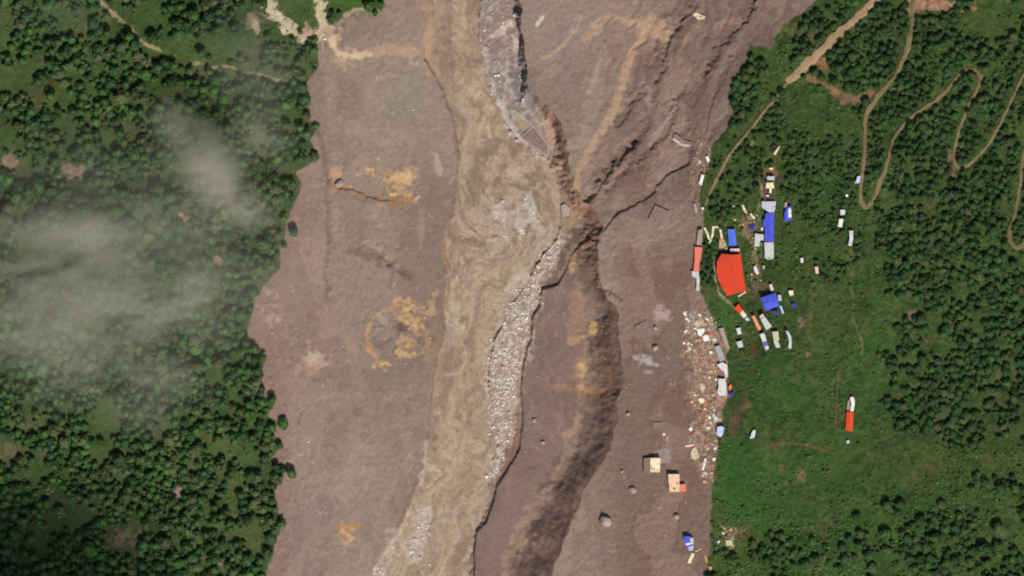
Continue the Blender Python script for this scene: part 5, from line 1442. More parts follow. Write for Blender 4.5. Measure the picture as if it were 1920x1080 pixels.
o = link("rubble", mk_mesh("rubble", np.concatenate(Vs_), np.concatenate(Fs_), np.concatenate(Cs_), M_vc)); tag(o, "fine rubble strewn through the wreckage strip along the mud edge", "rubble", None, "stuff")

# larger single pieces of wreckage
for nm, lb, cat, poly, h, c in [
    ("roof_slab", "big white roof slab, upper left of two touching in the wreckage", "roof slab", [(1307.5, 617), (1319, 615), (1321, 620), (1314, 631.5), (1308, 627)], .9, "bright"),
    ("roof_slab", "big cream-white roof slab, lower right of two touching in the wreckage", "roof slab", [(1317, 632), (1322, 627), (1327, 628), (1332, 639), (1320, 640)], .9, "bright"),
    ("roof_slab", "beige broad slab above the two white roof slabs", "roof slab", [(1300, 606), (1305, 602), (1319, 600), (1320, 608), (1311, 612), (1304, 611)], .6, "beige"),
    ("roof_slab", "grey slab slanting into the beige broad slab", "roof slab", [(1290, 588), (1295, 585), (1303, 598), (1300, 603)], .6, "dgrey"),
    ("roof_sheet", "white sheet at the upper left corner of the wreckage", "sheet", [(1279.5, 587), (1282.5, 585), (1288, 590), (1285, 593.5)], .6, "bright"),
    ("roof_sheet", "small white sheet just below the upper left corner sheet", "sheet", [(1284, 597), (1287, 595.5), (1291.5, 600), (1289.5, 602)], .6, "bright"),
    ("roof_sheet", "white sheet with pink tip at the top of the wreckage", "sheet", [(1307.5, 589.5), (1310.5, 588.5), (1314, 592), (1312, 595)], .7, "bright"),
    ("roof_sheet", "white sheet at the right of the upper wreckage", "sheet", [(1321, 597), (1325, 596), (1330, 600), (1328, 602)], .7, "bright"),
    ("roof_sheet", "pinkish white sheet lying alone left of the two white roof slabs", "sheet", [(1281.5, 622.5), (1286, 617.5), (1289.5, 619), (1285, 625)], .6, "white"),
    ("roof_slab", "salmon slab beside the two white roof slabs", "roof slab", [(1327, 627), (1333, 625), (1336, 628), (1333, 633), (1329, 632)], .8, "salmon"),
    ("roof_slab", "small grey slab right of the two white roof slabs", "roof slab", [(1334, 635), (1341, 633), (1344, 640), (1337, 641)], .8, "grey"),
    ("roof_slab", "white six-sided slab in the middle wreckage", "roof slab", [(1308.5, 749), (1314, 744.5), (1321, 749), (1320, 755.5), (1313, 757)], .9, "cream"),
    ("roof_slab", "pale elongated slab above the six-sided slab", "roof slab", [(1313, 718), (1319, 719), (1322, 727), (1318, 735.5), (1313.5, 732)], .7, "beige"),
    ("roof_slab", "small white slab with a hole by the mud edge, above the lilac roof", "roof slab", [(1337, 782), (1341, 779.5), (1347.5, 785), (1344, 790), (1338, 787)], .9, "greyg"),
    ("roof_slab", "large cream slab in the lower wreckage", "roof slab", [(1294.5, 849), (1298, 841), (1305, 839), (1312, 857), (1304, 862), (1297, 860)], .9, "beige"),
    ("plank", "white plank standing out in the lower wreckage", "plank", [(1320.5, 858.5), (1325, 860), (1321, 875), (1318, 882), (1316, 880)], 1.3, "bright"),
    ("plank", "cream plank south of the sunken blue-roofed house", "plank", [(1296, 1035.5), (1302, 1038), (1294, 1056), (1288.5, 1054)], 1.6, "cream"),
    ("plank", "thin tan beam pointing east from the sunken blue-roofed house", "plank", [(1302, 1033), (1312, 1028), (1316, 1026), (1316, 1028.5), (1305, 1035)], .5, "tan"),
    ("plank", "orange-tan board at the mud edge near the bottom", "plank", [(1320, 1041), (1323, 1040), (1327, 1053), (1323.5, 1055)], .5, "wood"),
    ("roof_sheet", "red and white sheet above the large cream slab", "sheet", [(1284, 834.5), (1300, 832), (1301, 836), (1285, 838.5)], .7, "pink"),
    ("roof_slab", "round grey slab below the white plank", "roof slab", [(1318, 885), (1323, 883.5), (1327, 887), (1324, 891), (1319, 890)], .7, "grey"),
    ("roof_sheet", "bright white sheet right of the white plank", "sheet", [(1335, 860), (1340, 857), (1341, 862), (1337, 865)], .8, "bright"),
    ("roof_sheet", "bright white sheet at the west tip of the middle wreckage", "sheet", [(1280, 642), (1284, 641.5), (1284.5, 645.5), (1280.5, 646)], .6, "bright"),
    ("roof_sheet", "pink-white sheet next to the west tip sheet of the middle wreckage", "sheet", [(1287, 643), (1292, 642.5), (1292.5, 646.5), (1288, 647)], .6, "pink"),
    ("roof_sheet", "white sheet right of the tilted pieces at the middle wreckage's north-west", "sheet", [(1290, 652), (1294, 651), (1296, 655.5), (1292, 657)], .6, "bright"),
    ("roof_sheet", "white sheet in the centre of the middle wreckage's north", "sheet", [(1329, 659), (1334.5, 658), (1335.5, 663), (1331, 664)], .6, "bright"),
    ("roof_slab", "whitish wreck heap at the bottom of the meadow's brown patch", "roof slab", [(1360, 1013), (1368, 1011), (1373, 1016), (1371, 1022), (1361, 1023)], 1.0, "beige"),
    ("roof_slab", "tan slab at the bottom edge beside the mud", "roof slab", [(1328, 1062), (1334, 1061), (1335, 1067), (1329, 1068)], 1.0, "tan"),
    ("roof_sheet", "white sheet at the left of the meadow's brown patch", "sheet", [(1344, 1016), (1348, 1012), (1350, 1015), (1346, 1020)], .7, "white"),
    ("roof_sheet", "pale stone slab on the upper river plain by the rivulet's left arm", "sheet", [(1003, 45), (1013, 33), (1020, 28), (1021, 34), (1010, 50), (1004, 51)], .3, "stone"),
    ("roof_sheet", "whitish patch of wreck high on the upper right plain", "sheet", [(1298, 28), (1305, 24), (1313, 28), (1322, 31), (1320, 37), (1308, 37)], .7, "cream"),
    ("roof_sheet", "white speck sheet in the mud above the two standing houses", "sheet", [(1242, 812), (1246, 811), (1247, 816), (1243, 817)], .8, "cream"),
    ("plank", "grey board beside the white speck sheet", "plank", [(1250, 815), (1254, 817), (1252, 828), (1249, 826)], .5, "conc"),
    ("roof_sheet", "pink-white strip roof at the grass clearing above the village", "sheet", [(1459, 274), (1462, 275), (1453, 291), (1449, 289)], 1.6, "pink"),
]:
    cx = sum(W(*p)[0] for p in poly) / len(poly); cy = sum(W(*p)[1] for p in poly) / len(poly); z = hgt(cx, cy)
    zs = [hgt(*W(*p)) - z + h * (1 + .35 * math.sin(i * 2.1)) for i, p in enumerate(poly)]
    m = MB().prism(loc_poly(poly, (cx, cy)), [q - .25 for q in zs], zs)
    m.prism(scl(loc_poly(poly, (cx, cy)), .75), -.6, [q - .3 for q in zs])
    o = m.build(nm, PM(c), None, (cx, cy, z)); tag(o, lb, cat)
    BUILT.append(poly)

# ---------------------------------------------------------------- trees
M_leaf, n_, l_, p_ = nt("foliage")
a_ = n_.new("ShaderNodeAttribute"); a_.attribute_name = "Col"
g_ = n_.new("ShaderNodeNewGeometry"); t_ = n_.new("ShaderNodeTexNoise"); t_.inputs["Scale"].default_value = .045; t_.inputs["Detail"].default_value = 3
l_.new(g_.outputs["Position"], t_.inputs["Vector"])
k_ = n_.new("ShaderNodeMapRange"); k_.inputs["From Min"].default_value = .3; k_.inputs["From Max"].default_value = .7; k_.inputs["To Min"].default_value = .75; k_.inputs["To Max"].default_value = 1.28
l_.new(t_.outputs["Fac"], k_.inputs["Value"])
x_ = n_.new("ShaderNodeMix"); x_.data_type = 'RGBA'; x_.blend_type = 'MULTIPLY'; x_.inputs[0].default_value = 1
l_.new(a_.outputs["Color"], x_.inputs[6]); l_.new(k_.outputs[0], x_.inputs[7])
l_.new(x_.outputs[2], p_.inputs["Base Color"]); p_.inputs["Roughness"].default_value = .85; p_.inputs["Specular IOR Level"].default_value = .15
M_bark = plain_mat("bark", lin(82, 66, 52), .95, .3, 2)


def crown(seed, col, nl=7, leaves=330, lumpsub=1, tall=1.0, light=0.10):
    r = np.random.RandomState(seed)
    V_, F_, C_ = [], [], []; off = 0
    lumps = []
    for i in range(nl):
        if i == 0: c = np.array([0, 0, 1.35 * tall]); rad = .62
        else:
            a = i * 2.4 + r.uniform(-.4, .4); d = r.uniform(.35, .62)
            c = np.array([math.cos(a) * d, math.sin(a) * d, r.uniform(.75, 1.35) * tall]); rad = r.uniform(.30, .46)
        lumps.append((c, rad))
        v, f = (IV1, IF1) if lumpsub == 1 else (IV0, IF0)
        q = v * rad * (1 + .16 * r.randn(len(v), 1)) * (1, 1, .85) + c
        V_.append(q); F_.append(f + off); off += len(v)
        C_.append(np.tile(col * r.uniform(.8, 1.0), (len(v), 1)))
    k = r.randint(0, nl, leaves); dirs = r.randn(leaves, 3); dirs[:, 2] = np.abs(dirs[:, 2]) * .8 - .15 * r.rand(leaves); dirs /= np.linalg.norm(dirs, axis=1)[:, None]
    lc = np.array([l[0] for l in lumps])[k]; lr = np.array([l[1] for l in lumps])[k]
    pos = lc + dirs * (lr * r.uniform(.95, 1.22, leaves))[:, None]
    nrm = dirs + r.randn(leaves, 3) * .45; nrm /= np.linalg.norm(nrm, axis=1)[:, None]
    t = np.cross(nrm, r.randn(leaves, 3)); t /= np.linalg.norm(t, axis=1)[:, None]; b = np.cross(nrm, t)
    sz = r.uniform(.07, .15, leaves)[:, None]
    q = np.stack([pos - t * sz - b * sz * .7, pos + t * sz * 1.1 - b * sz * .5, pos + t * sz * .8 + b * sz, pos - t * sz * .7 + b * sz * .8], 1)
    V_.append(q.reshape(-1, 3)); ii = np.arange(leaves)[:, None] * 4 + off
    F_.append(np.concatenate([ii + [0, 1, 2], ii + [0, 2, 3]])); 
    lc_ = col[None] * r.uniform(.8, 1.0 + 2 * light, (leaves, 1)) * (1 + .06 * r.randn(leaves, 3))
    C_.append(np.repeat(np.clip(lc_, 0.003, .5), 4, 0))
    return np.concatenate(V_), np.concatenate(F_), np.concatenate(C_)


def trunk(seed, tall=1.0):
    r = np.random.RandomState(seed); V_, F_ = [], []; off = 0
    def limb(p0, p1, r0, r1, n=6):
        nonlocal off
        p0, p1 = np.array(p0, float), np.array(p1, float); d = p1 - p0; d /= np.linalg.norm(d)
        a = np.cross(d, [0.3, 1, 0.1]); a /= np.linalg.norm(a); b = np.cross(d, a)
        for p, rr_ in ((p0, r0), (p1, r1)):
            for i in range(n):
                t = 2 * math.pi * i / n; V_.append(p + (a * math.cos(t) + b * math.sin(t)) * rr_)
        for i in range(n):
            j = (i + 1) % n; F_.append((off + i, off + j, off + n + j)); F_.append((off + i, off + n + j, off + n + i))
        off += 2 * n
    limb((0, 0, -.15), (.03, .02, .8 * tall), .09, .055)
    for i in range(4):
        a = i * 1.6 + r.uniform(-.3, .3); limb((.02, .01, .5 * tall + .07 * i), (math.cos(a) * .42, math.sin(a) * .42, 1.05 * tall), .04, .015, 5)
    return np.array(V_), np.array(F_)


LG = [lin(66, 98, 50), lin(76, 104, 56), lin(62, 90, 50), lin(78, 96, 58), lin(56, 82, 48), lin(70, 104, 50), lin(88, 98, 62), lin(60, 88, 52)]
RG = [lin(56, 84, 44), lin(62, 90, 46), lin(54, 76, 42), lin(66, 92, 46), lin(62, 82, 46), lin(48, 74, 40), lin(78, 88, 52), lin(54, 80, 46)]
var = {}
for side, cols in (("L", LG), ("R", RG)):
    var[side] = []
    for i in range(8):
        cv, cf, cc = crown(300 + i + (50 if side == "R" else 0), cols[i % 8], 5 + (i * 3) % 6, 330)
        me = mk_mesh("crown", cv, cf, cc, M_leaf)
        tv, tf = trunk(i); mt_ = mk_mesh("trunk", tv, tf, None, M_bark)
        var[side].append((me, mt_))
SH = [(crown(500 + i, c, 5, 130, 0, .62)) for i, c in enumerate([RG[0], RG[1], RG[3], lin(76, 106, 54), LG[0], lin(84, 104, 58)])]
SHM = [mk_mesh("foliage", v * (1, 1, 1) - (0, 0, .25), f, c, M_leaf) for v, f, c in SH]
LOWT = {s: [crown(700 + i + (20 if s == "R" else 0), (LG if s == "L" else RG)[i % 8], 3 + i, 190, 0) for i in range(8)] for s in "LR"}

built_idx = [(p, min(a for a, b in p) - 6, max(a for a, b in p) + 6, min(b for a, b in p) - 6, max(b for a, b in p) + 6) for p in BUILT]


def free(u, v, rad):
    """away from roads, buildings"""
    ok = np.ones(u.shape, bool)
    for rd in ROADS:
        ok &= dline(u, v, rd) > (9 if rd[0][0] > 1650 and rd[0][1] < 0 and rd[-1][0] < 1500 else 4.6) + rad * .55
    for p, a, b, c, d in built_idx:
        m = (u > a - 8) & (u < b + 8) & (v > c - 8) & (v < d + 8)
        if m.any():
            s = sdf(u[m], v[m], p); ok[m] &= s < -(rad if np.isscalar(rad) else rad[m]) * .8
    return ok


def ell(u, v, L):
    m = np.zeros(u.shape)
    for (cx, cy, rx, ry) in L:
        m = np.maximum(m, 1 - np.hypot((u - cx) / rx, (v - cy) / ry) * .9)
    return m


FLAT = {'L': .78, 'R': .6}
TREES = []      # (u, v, r_px, side, zone)


def scatter(poly, sp, rmin, rmax, side, zone, holes=(), nthr=-1, seed=1, power=1.5, edge=None, hw=None):
    r = np.random.RandomState(seed)
    us = [p[0] for p in poly]; vs = [p[1] for p in poly]
    n = int((max(us) - min(us)) * (max(vs) - min(vs)) / sp ** 2 * 1.9)
    u = r.uniform(min(us), max(us), n); v = r.uniform(min(vs), max(vs), n)
    m = inside(u + 38 * fbm(u, v, 60, 3, seed + 50), v + 26 * fbm(u, v, 60, 3, seed + 51), poly) if seed in (31, 36, 37) else inside(u, v, poly)
    u, v = u[m], v[m]
    rad = rmin + (rmax - rmin) * r.rand(len(u)) ** power * (.75 + .5 * vn(u / 60, v / 60, seed + 3))
    dens = fbm(u, v, 70, 3, seed + 9) + .5 * fbm(u, v, 25, 2, seed + 19)
    m = dens > nthr
    if holes: m &= (ell(u, v, holes) < .12 + .25 * fbm(u, v, 20, 2, seed + 2))
    m &= free(u, v, rad)
    if edge is not None: m &= edge(u, v) > rad * .55
    u, v, rad = u[m], v[m], rad[m]
    for t in zip(u, v, rad): TREES.append((t[0], t[1], t[2], side, zone))


edgeL = lambda u, v: sdf(u, v, LEFT_HILL)
edgeR = lambda u, v: sdf(u, v, RIGHT_HILL)
HL = [(560, 15, 40, 38), (20, 150, 55, 30), (440, 80, 60, 28), (350, 88, 42, 26), (128, 320, 34, 16), (345, 410, 24, 16), (550, 40, 55, 48), (480, 35, 34, 28), (195, 800, 36, 24), (445, 845, 34, 18), (440, 930, 18, 50), (335, 925, 12, 16),
      (235, 1010, 38, 28), (120, 965, 40, 30), (478, 1010, 18, 50), (15, 845, 24, 26), (230, 45, 36, 30), (300, 102, 40, 14), (420, 127, 90, 9), (20, 305, 22, 14), (660, 10, 60, 20), (140, 40, 40, 24), (250, 250, 24, 16), (390, 700, 30, 14), (60, 1010, 40, 24), (410, 505, 24, 10)]
ZL1 = [(-40, -20), (760, -20), (700, 340), (-40, 340)]; ZL2 = [(-40, 340), (600, 340), (560, 690), (-40, 690)]; ZL3 = [(-40, 690), (560, 690), (560, 1110), (-40, 1110)]
scatter(ZL1, 9.5, 3.4, 12.5, "L", "L1", HL, -.5, 21, 1.6, edgeL)
scatter(ZL2, 10.5, 4, 14.0, "L", "L2", HL, -.7, 22, 1.5, edgeL)
scatter(ZL3, 9, 3.4, 12, "L", "L3", HL, -.9, 23, 1.7, edgeL)
# larger trees lining the mud edge on the left
for (u, v, r) in [(585, 95, 12), (565, 108, 11), (572, 135, 10), (556, 118, 10), (560, 165, 11), (570, 185, 12), (560, 205, 11), (572, 218, 9), (590, 236, 7), (545, 190, 13), (575, 255, 10), (590, 293, 9), (560, 240, 11), (570, 298, 10), (555, 345, 9), (545, 370, 7),
                  (537, 378, 9), (528, 412, 8), (525, 400, 7), (520, 440, 9), (530, 460, 7), (516, 505, 10), (500, 495, 9), (505, 470, 10), (486, 500, 11), (455, 528, 12), (476, 545, 7), (460, 575, 13), (437, 600, 9), (430, 620, 11), (412, 605, 9), (385, 560, 13), (372, 530, 10), (362, 655, 14), (360, 632, 9),
                  (488, 672, 11), (470, 690, 8), (480, 710, 9), (460, 650, 8), (445, 700, 9), (508, 750, 10), (490, 752, 7), (497, 768, 6), (475, 780, 8), (508, 820, 6), (505, 1010, 13), (498, 1035, 11), (510, 968, 11), (490, 955, 10), (525, 980, 9), (507, 940, 8), (488, 975, 9), (512, 895, 9), (528, 880, 8),
                  (380, 60 + 0, 8), (402, 150, 13), (500, 165, 12), (460, 160, 13), (475, 175, 12), (440, 172, 10), (225, 185, 15), (195, 190, 12), (205, 290, 10), (222, 262, 9), (448, 928, 11), (460, 1050, 14), (420, 1030, 8), (45, 570, 12), (110, 960, 12), (50, 955, 10), (25, 1000, 14), (55, 1010, 11), (165, 1030, 16), (150, 1035, 12), (240, 1040, 8), (222, 860, 15), (250, 835, 12),
                  (690, 10, 13), (712, 8, 9), (700, 25, 7), (560, 60, 6), (545, 75, 7)]:
    TREES.append((u + 3, v, r, "L", "LE"))
for (u, v, r) in [(1462, 170, 9), (1449, 181, 8), (1700, 122, 8), (1683, 161, 8), (1812, 208, 8), (1395, 140, 11), (1405, 125, 10), (1410, 145, 10), (1390, 160, 10), (1380, 178, 9), (1745, 35, 10), (1765, 40, 11), (1785, 32, 9), (1845, 480, 11), (1860, 500, 13), (1640, 378, 6), (1800, 640, 12), (1840, 655, 10), (1760, 610, 9), (1795, 590, 9)]:
    TREES.append((u + 2, v + 4, r, "R", "R1" if v > 450 else ("R4" if u < 1440 else "R3")))
named_trees = [(552, 435, 10.5, "lone tree out on the mud by the left forest edge", "L"), (532, 795, 11.5, "single round tree standing on the mud, upper of two at the lower left edge", "L"), (525, 835, 8.5, "smaller single tree on the mud, lower of two at the lower left edge", "L"),
               (547, 887, 11, "outermost tree of the spur jutting into the mud at the lower left", "L"), (1470, 1090 - 5, 9, "tree at the bottom edge below the lower meadow", "R"),
               (1604, 968, 9, "dark round tree, northernmost of the meadow's dark clump", "R"), (1611, 1000, 10, "dark round tree below the clump's northernmost tree", "R"), (1590, 1008, 8, "dark tree in the middle of the meadow's dark clump", "R"), (1578, 1026, 10, "dark tree at the west of the meadow's dark clump", "R"),
               (1608, 1022, 9, "dark tree at the east of the meadow's dark clump", "R"), (1600, 1043, 7, "small dark tree at the south of the meadow's dark clump", "R"), (1658, 1000, 13, "broad tree right of the meadow's dark clump", "R"), (1700, 990, 8, "small tree at the right of the broad tree", "R"),
               (1840, 1028, 15, "pale broad tree in the lower right corner wood", "R"), (1868, 990, 15, "dark broad tree at the top of the lower right corner wood", "R")]
HR = [(1860, 35, 60, 40), (1745, 10, 60, 22), (1400, 930, 62, 85), (1560, 870, 70, 44), (1640, 975, 60, 26), (1565, 600, 50, 60), (1655, 640, 34, 30), (1470, 760, 60, 34), (1541, 125, 18, 18), (1420, 450, 60, 90), (1400, 600, 50, 60), (1450, 740, 50, 34),
      (1870, 850, 44, 30), (1590, 770, 34, 60), (1500, 520, 46, 50), (1500, 440, 30, 36), (1384, 770, 22, 40), (1370, 1015, 26, 24), (1480, 895, 34, 24), (1720, 885, 44, 22), (1570, 180, 40, 18), (1620, 860, 60, 20)]
D1 = [(1650, 470), (1760, 440), (1930, 470), (1930, 900), (1800, 850), (1700, 820), (1650, 770), (1640, 690), (1690, 600)]
scatter(D1, 8.8, 3.6, 10.5, "R", "R1", HR, -.95, 31, 1.5, edgeR)
scatter([(1640, 270), (1930, 100), (1930, 480), (1640, 470)], 7.6, 2.8, 9, "R", "R2", HR, -.9, 32, 1.9, edgeR)
scatter([(1500, 30), (1660, -20), (1930, -20), (1930, 100), (1760, 180), (1640, 260), (1560, 170), (1480, 140)], 7.6, 2.8, 9.5, "R", "R3", HR, -.8, 33, 1.8, edgeR)
scatter([(1370, 110), (1440, 130), (1450, 200), (1340, 290), (1330, 380), (1345, 440), (1440, 330), (1480, 240), (1440, 150)], 9, 3.8, 8.5, "R", "R4", HR, -.45, 34, 1.4, edgeR)
scatter([(1390, 95), (1432, 120), (1410, 220), (1360, 250), (1365, 190)], 8, 5, 9, "R", "R4", (), -1, 35, 1.2, edgeR)
scatter([(1320, 450), (1345, 450), (1342, 545), (1312, 530)], 8, 3.5, 6, "R", "R4", (), -1, 39, 1.2, edgeR)
scatter([(1340, 1000), (1560, 1000), (1580, 1100), (1320, 1100)], 11, 3.8, 9.5, "R", "R5", HR, -.1, 36, 1.6, edgeR)
scatter([(1620, 960), (1790, 900), (1930, 880), (1930, 1100), (1570, 1100)], 11, 4, 12, "R", "R6", HR, -.25, 37, 2.1, edgeR)
scatter([(1480, 250), (1640, 260), (1620, 480), (1560, 540), (1500, 480), (1460, 330)], 10, 2.6, 6.5, "R", "R7", HR, -.3, 38, 1.9, edgeR)

# drop overlaps (keep the larger)
TREES.sort(key=lambda t: -t[2])
kept = []; cell = {}
for t in [(a, b, c, e, "named") for a, b, c, d, e in named_trees] + TREES:
    u, v, r = t[:3]; ok = True
    ci, cj = int(u // 24), int(v // 24)
    for i in (-1, 0, 1):
        for j in (-1, 0, 1):
            for q in cell.get((ci + i, cj + j), ()):
                if math.hypot(q[0] - u, q[1] - v) < (q[2] + r) * .57: ok = False; break
            if not ok: break
        if not ok: break
    if ok: kept.append(t); cell.setdefault((ci, cj), []).append(t)
kept = [t for t in kept if t[4] != "named"]
zone_info = {"L1": ("broad green tree in the upper left forest above the mist", "trees of the upper left forest"), "L2": ("broad tree in the left forest under the mist", "trees under the mist"), "L3": ("broad green tree in the lower left forest below the mist", "trees of the lower left forest"),
             "LE": ("large round tree near the left forest's mud edge or a clearing", "large trees of the left forest"), "R1": ("dark green tree in the dense right-hand wood east of the meadow", "trees of the dense right wood"), "R2": ("green tree among the hairpin tracks on the right hillside", "trees among the hairpin tracks"),
             "R3": ("green tree on the upper right hillside beside the wide road", "trees of the upper right hillside"), "R4": ("dark green tree in the belt along the right mud edge", "trees of the right mud-edge belt"), "R5": ("green tree in the grove at the bottom of the meadow", "trees of the bottom grove"),
             "R6": ("green tree in the lower right corner wood", "trees of the lower right corner"), "R7": ("small green tree on the slope between village and hairpin tracks", "small trees above the village")}


def tree(u, v, r, side, label, group, i):
    x, y = W(u, v); R_ = r * .5
    t = thing("broadleaf_tree", label, "tree", (x, y, hgt(x, y)), rnd.uniform(0, 6.28), group)
    t.scale = (R_, R_, R_ * FLAT[side] * rnd.uniform(.8, 1.2))
    cm, tm = var[side][i % 8]
    link("crown", cm, t); link("trunk", tm, t)
    return t


for i, (u, v, r, lb, sd) in enumerate(named_trees): tree(u, v, r, sd, lb, None, i)
mass = {"L": [], "R": []}; cnt = {"L": 0, "R": 0}
lim = {"L": 155, "R": 155}
for i, (u, v, r, sd, z) in enumerate(kept):
    inview = 4 < u < 1916 and 4 < v < 1076
    if inview and cnt[sd] < lim[sd]:
        cnt[sd] += 1; LABQ.append((tree(u, v, r, sd, zone_info[z][0], zone_info[z][1], rnd.randrange(8)), u, v, "broad green tree"))
    else: mass[sd].append((u, v, r))
print("trees", len(kept), "mass", {k: len(a) for k, a in mass.items()})


def merge(lst, variants, name, label, zs=1.0, drop=0.0, trunks=True, cat="trees"):
    VV, FF, CC = [], [], []; off = 0
    tv, tf = trunk(3)
    x_ = np.array([(t[0] - 960) * .5 for t in lst]); y_ = np.array([(540 - t[1]) * .5 for t in lst]); zz = bil(Z, x_, y_)
    for (u, v, r), x, y, z in zip(lst, x_, y_, zz):
        vv, ff, cc = variants[rnd.randrange(len(variants))]
        a = rnd.uniform(0, 6.28); s = r * .5; ca, sa = math.cos(a) * s, math.sin(a) * s; h = s * rnd.uniform(.85, 1.15) * zs
        VV.append(np.stack([vv[:, 0] * ca - vv[:, 1] * sa + x, vv[:, 0] * sa + vv[:, 1] * ca + y, vv[:, 2] * h + z - drop * s], 1)); FF.append(ff + off); off += len(vv); CC.append(cc * rnd.uniform(.8, 1.15))
        if trunks:
            VV.append(tv * s + (x, y, z)); FF.append(tf + off); off += len(tv); CC.append(np.tile(lin(82, 66, 52), (len(tv), 1)))
    o = link(name, mk_mesh(name, np.concatenate(VV), np.concatenate(FF), np.concatenate(CC), M_leaf)); tag(o, label, cat, None, "stuff")


merge(mass["L"], LOWT["L"], "forest", "smaller trees filling the forest left of the mudflow", FLAT["L"], cat="forest")
merge(mass["R"], LOWT["R"], "forest", "smaller trees filling the woods right of the mudflow", FLAT["R"], cat="forest")

# shrubs
shr = []
r_ = np.random.RandomState(77)


def shrubs(poly, n, rmin, rmax, thr, seed, lab, grp, edge):
    us = [p[0] for p in poly]; vs = [p[1] for p in poly]
    u = r_.uniform(min(us), max(us), n); v = r_.uniform(min(vs), max(vs), n)
    m = inside(u, v, poly) & ((fbm(u, v, 45, 3, seed) + .6 * fbm(u, v, 14, 2, seed + 5)) > thr) & (edge(u, v) > 2); u, v = u[m], v[m]
    rad = rmin + (rmax - rmin) * r_.rand(len(u)) ** 2.2
    m = free(u, v, rad * 1.2)
    for a, b, c in zip(u[m], v[m], rad[m]): shr.append((c, a, b, lab, grp))


shrubs([(1340, 250), (1480, 60), (1920, 0), (1920, 560), (1640, 560), (1500, 560), (1400, 560), (1330, 400)], 6500, 1.3, 4.6, -.18, 101, "low green shrub on the upper right hillside", "shrubs of the upper right hillside", edgeR)
shrubs([(1330, 560), (1500, 560), (1660, 560), (1660, 830), (1345, 830)], 2600, 1.0, 3.6, -.05, 102, "low green shrub in the meadow below the village", "shrubs of the village meadow", edgeR)
shrubs([(1330, 830), (1660, 830), (1920, 830), (1920, 1080), (1330, 1080)], 4200, 1.0, 4.4, -.02, 103, "low green shrub in the lower right meadow", "shrubs of the lower right meadow", edgeR)
shrubs([(1330, 930), (1560, 980), (1560, 1080), (1330, 1080)], 500, 1.5, 5.0, -.1, 108, "low green shrub in the lower right meadow", "shrubs of the lower right meadow", edgeR)
shrubs([(0, 0), (740, 0), (600, 340), (0, 340)], 2200, 1.3, 4.0, -.05, 104, "low shrub between the trees of the upper left forest", "shrubs of the upper left forest", edgeL)
shrubs([(0, 340), (600, 340), (560, 1080), (0, 1080)], 3000, 1.3, 4.0, .0, 105, "low shrub between the trees of the lower left forest", "shrubs of the lower left forest", edgeL)
shr.sort(key=lambda s: -s[0])
for c, u, v, lb, grp in shr[:300]:
    s = c * .5
    o = place(rnd.choice(SHM), "shrub", u, v, s, lb, "shrub", grp, sz=(s, s, s * rnd.uniform(.55, .9)))
    LABQ.append((o, u, v, "low green shrub"))
merge([(u, v, c) for c, u, v, _, _ in shr[300:]], [crown(900 + i, c, 3, 34, 0, .6) for i, c in enumerate([lin(86, 116, 60), lin(78, 106, 54), RG[1], RG[3], LG[1], lin(92, 112, 62)])], "undergrowth", "dense low bushes covering both hillsides", .6, .1, False, "undergrowth")
print("shrubs", len(shr))

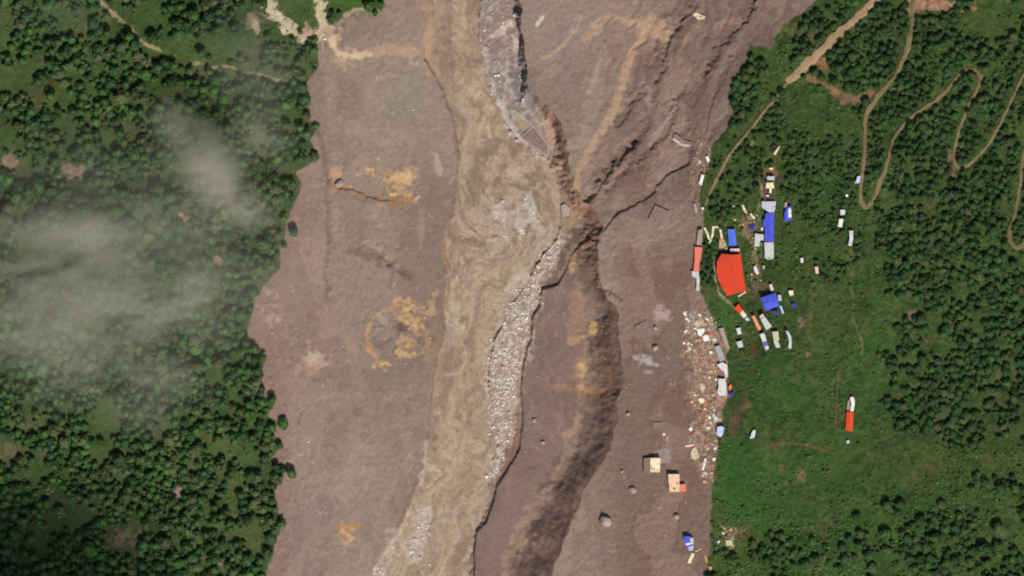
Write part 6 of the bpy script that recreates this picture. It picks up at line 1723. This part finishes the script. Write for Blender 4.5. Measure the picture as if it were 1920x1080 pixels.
# ---------------------------------------------------------------- mist over the left forest
def mist():
    x0, x1, y0, y1, z0, z1 = -520, -150, -140, 290, 44, 74
    m, n, l, p = nt("mist"); n.remove(p)
    out = n["Material Output"]
    vol = n.new("ShaderNodeVolumePrincipled"); vol.inputs["Color"].default_value = (1.0, .96, .80, 1); vol.inputs["Anisotropy"].default_value = 0.0
    geo = n.new("ShaderNodeNewGeometry")
    acc = None
    for (u, v, rx, ry, rot, k) in [(335, 235, 62, 48, 35, .35), (395, 315, 100, 66, 50, .95), (455, 395, 62, 44, 0, .65), (140, 435, 110, 42, 0, .6), (70, 520, 150, 60, 0, .2), (240, 590, 130, 60, -10, .4), (50, 620, 120, 75, 0, .35), (200, 720, 200, 60, 0, .12), (150, 660, 130, 60, 0, .35),
                                   (330, 540, 90, 70, 0, .35), (290, 700, 90, 45, 10, .3), (230, 500, 360, 240, 0, .36), (120, 560, 220, 150, 0, .15), (480, 130, 110, 130, 0, .14), (750, 160, 120, 100, 0, .12), (130, 30, 90, 40, 0, .05), (270, 770, 80, 50, 0, .2), (500, 260, 70, 60, 0, .25)]:
        x, y = W(u, v)
        mp = n.new("ShaderNodeMapping"); mp.vector_type = 'TEXTURE'
        mp.inputs["Location"].default_value = (x, y, 59); mp.inputs["Rotation"].default_value = (0, 0, R(-rot)); mp.inputs["Scale"].default_value = (rx * .5 * 1.35, ry * .5 * 1.35, 15)
        l.new(geo.outputs["Position"], mp.inputs["Vector"])
        ln = n.new("ShaderNodeVectorMath"); ln.operation = 'LENGTH'; l.new(mp.outputs[0], ln.inputs[0])
        mr = n.new("ShaderNodeMapRange"); mr.interpolation_type = 'SMOOTHSTEP'; mr.inputs["From Min"].default_value = 0; mr.inputs["From Max"].default_value = 1; mr.inputs["To Min"].default_value = k; mr.inputs["To Max"].default_value = 0
        l.new(ln.outputs["Value"], mr.inputs["Value"])
        if acc is None: acc = mr.outputs[0]
        else:
            ad = n.new("ShaderNodeMath"); ad.operation = 'ADD'; l.new(acc, ad.inputs[0]); l.new(mr.outputs[0], ad.inputs[1]); acc = ad.outputs[0]
    no = n.new("ShaderNodeTexNoise"); no.inputs["Scale"].default_value = .022; no.inputs["Detail"].default_value = 4; no.inputs["Roughness"].default_value = .48; no.inputs["Distortion"].default_value = .4
    mp = n.new("ShaderNodeMapping"); mp.inputs["Rotation"].default_value = (0, 0, R(-25)); mp.inputs["Scale"].default_value = (.75, 1.25, .6)
    l.new(geo.outputs["Position"], mp.inputs["Vector"]); l.new(mp.outputs[0], no.inputs["Vector"])
    mr = n.new("ShaderNodeMapRange"); mr.inputs["From Min"].default_value = .34; mr.inputs["From Max"].default_value = .7; mr.inputs["To Min"].default_value = .4; mr.inputs["To Max"].default_value = 1.5
    l.new(no.outputs["Fac"], mr.inputs["Value"])
    mu = n.new("ShaderNodeMath"); mu.operation = 'MULTIPLY'; l.new(acc, mu.inputs[0]); l.new(mr.outputs[0], mu.inputs[1])
    mu2 = n.new("ShaderNodeMath"); mu2.operation = 'MULTIPLY'; l.new(mu.outputs[0], mu2.inputs[0]); mu2.inputs[1].default_value = MIST_K
    l.new(mu2.outputs[0], vol.inputs["Density"])
    l.new(vol.outputs[0], out.inputs["Volume"])
    b = MB().prism([(x0, y0), (x1, y0), (x1 + 0, y1), (x0, y1)], z0, z1)
    o = b.build("mist", m); tag(o, "thin drifting mist over the left forest", "mist", None, "stuff")


def shade_cloud():
    """volume added south-west of the picture so its shade falls on the bottom left corner"""
    h = 340; k = h / math.tan(ELEV)
    cx, cy = -475 + math.sin(AZ) * k, -265 + math.cos(AZ) * k
    m, n, l, p = nt("shade_cloud"); n.remove(p)
    vol = n.new("ShaderNodeVolumePrincipled"); vol.inputs["Color"].default_value = (.97, .97, .97, 1)
    tc = n.new("ShaderNodeTexCoord"); ln = n.new("ShaderNodeVectorMath"); ln.operation = 'LENGTH'; l.new(tc.outputs["Object"], ln.inputs[0])
    mr = n.new("ShaderNodeMapRange"); mr.interpolation_type = 'SMOOTHSTEP'; mr.inputs["From Min"].default_value = .1; mr.inputs["From Max"].default_value = 1; mr.inputs["To Min"].default_value = .075; mr.inputs["To Max"].default_value = 0
    l.new(ln.outputs["Value"], mr.inputs["Value"]); l.new(mr.outputs[0], vol.inputs["Density"]); l.new(vol.outputs[0], n["Material Output"].inputs["Volume"])
    v, f = IV2, IF2
    me = mk_mesh("shade_cloud", v, f, None, m)
    o = link("shade_cloud", me, None, (cx, cy, h)); o.scale = (210, 135, 28)
    tag(o, "low white vapour added out of view to shade the lower left", "shade_cloud", None, "stuff")


MIST_K = 0.058
mist()
shade_cloud()  # out of view, added for its shade
single_out()
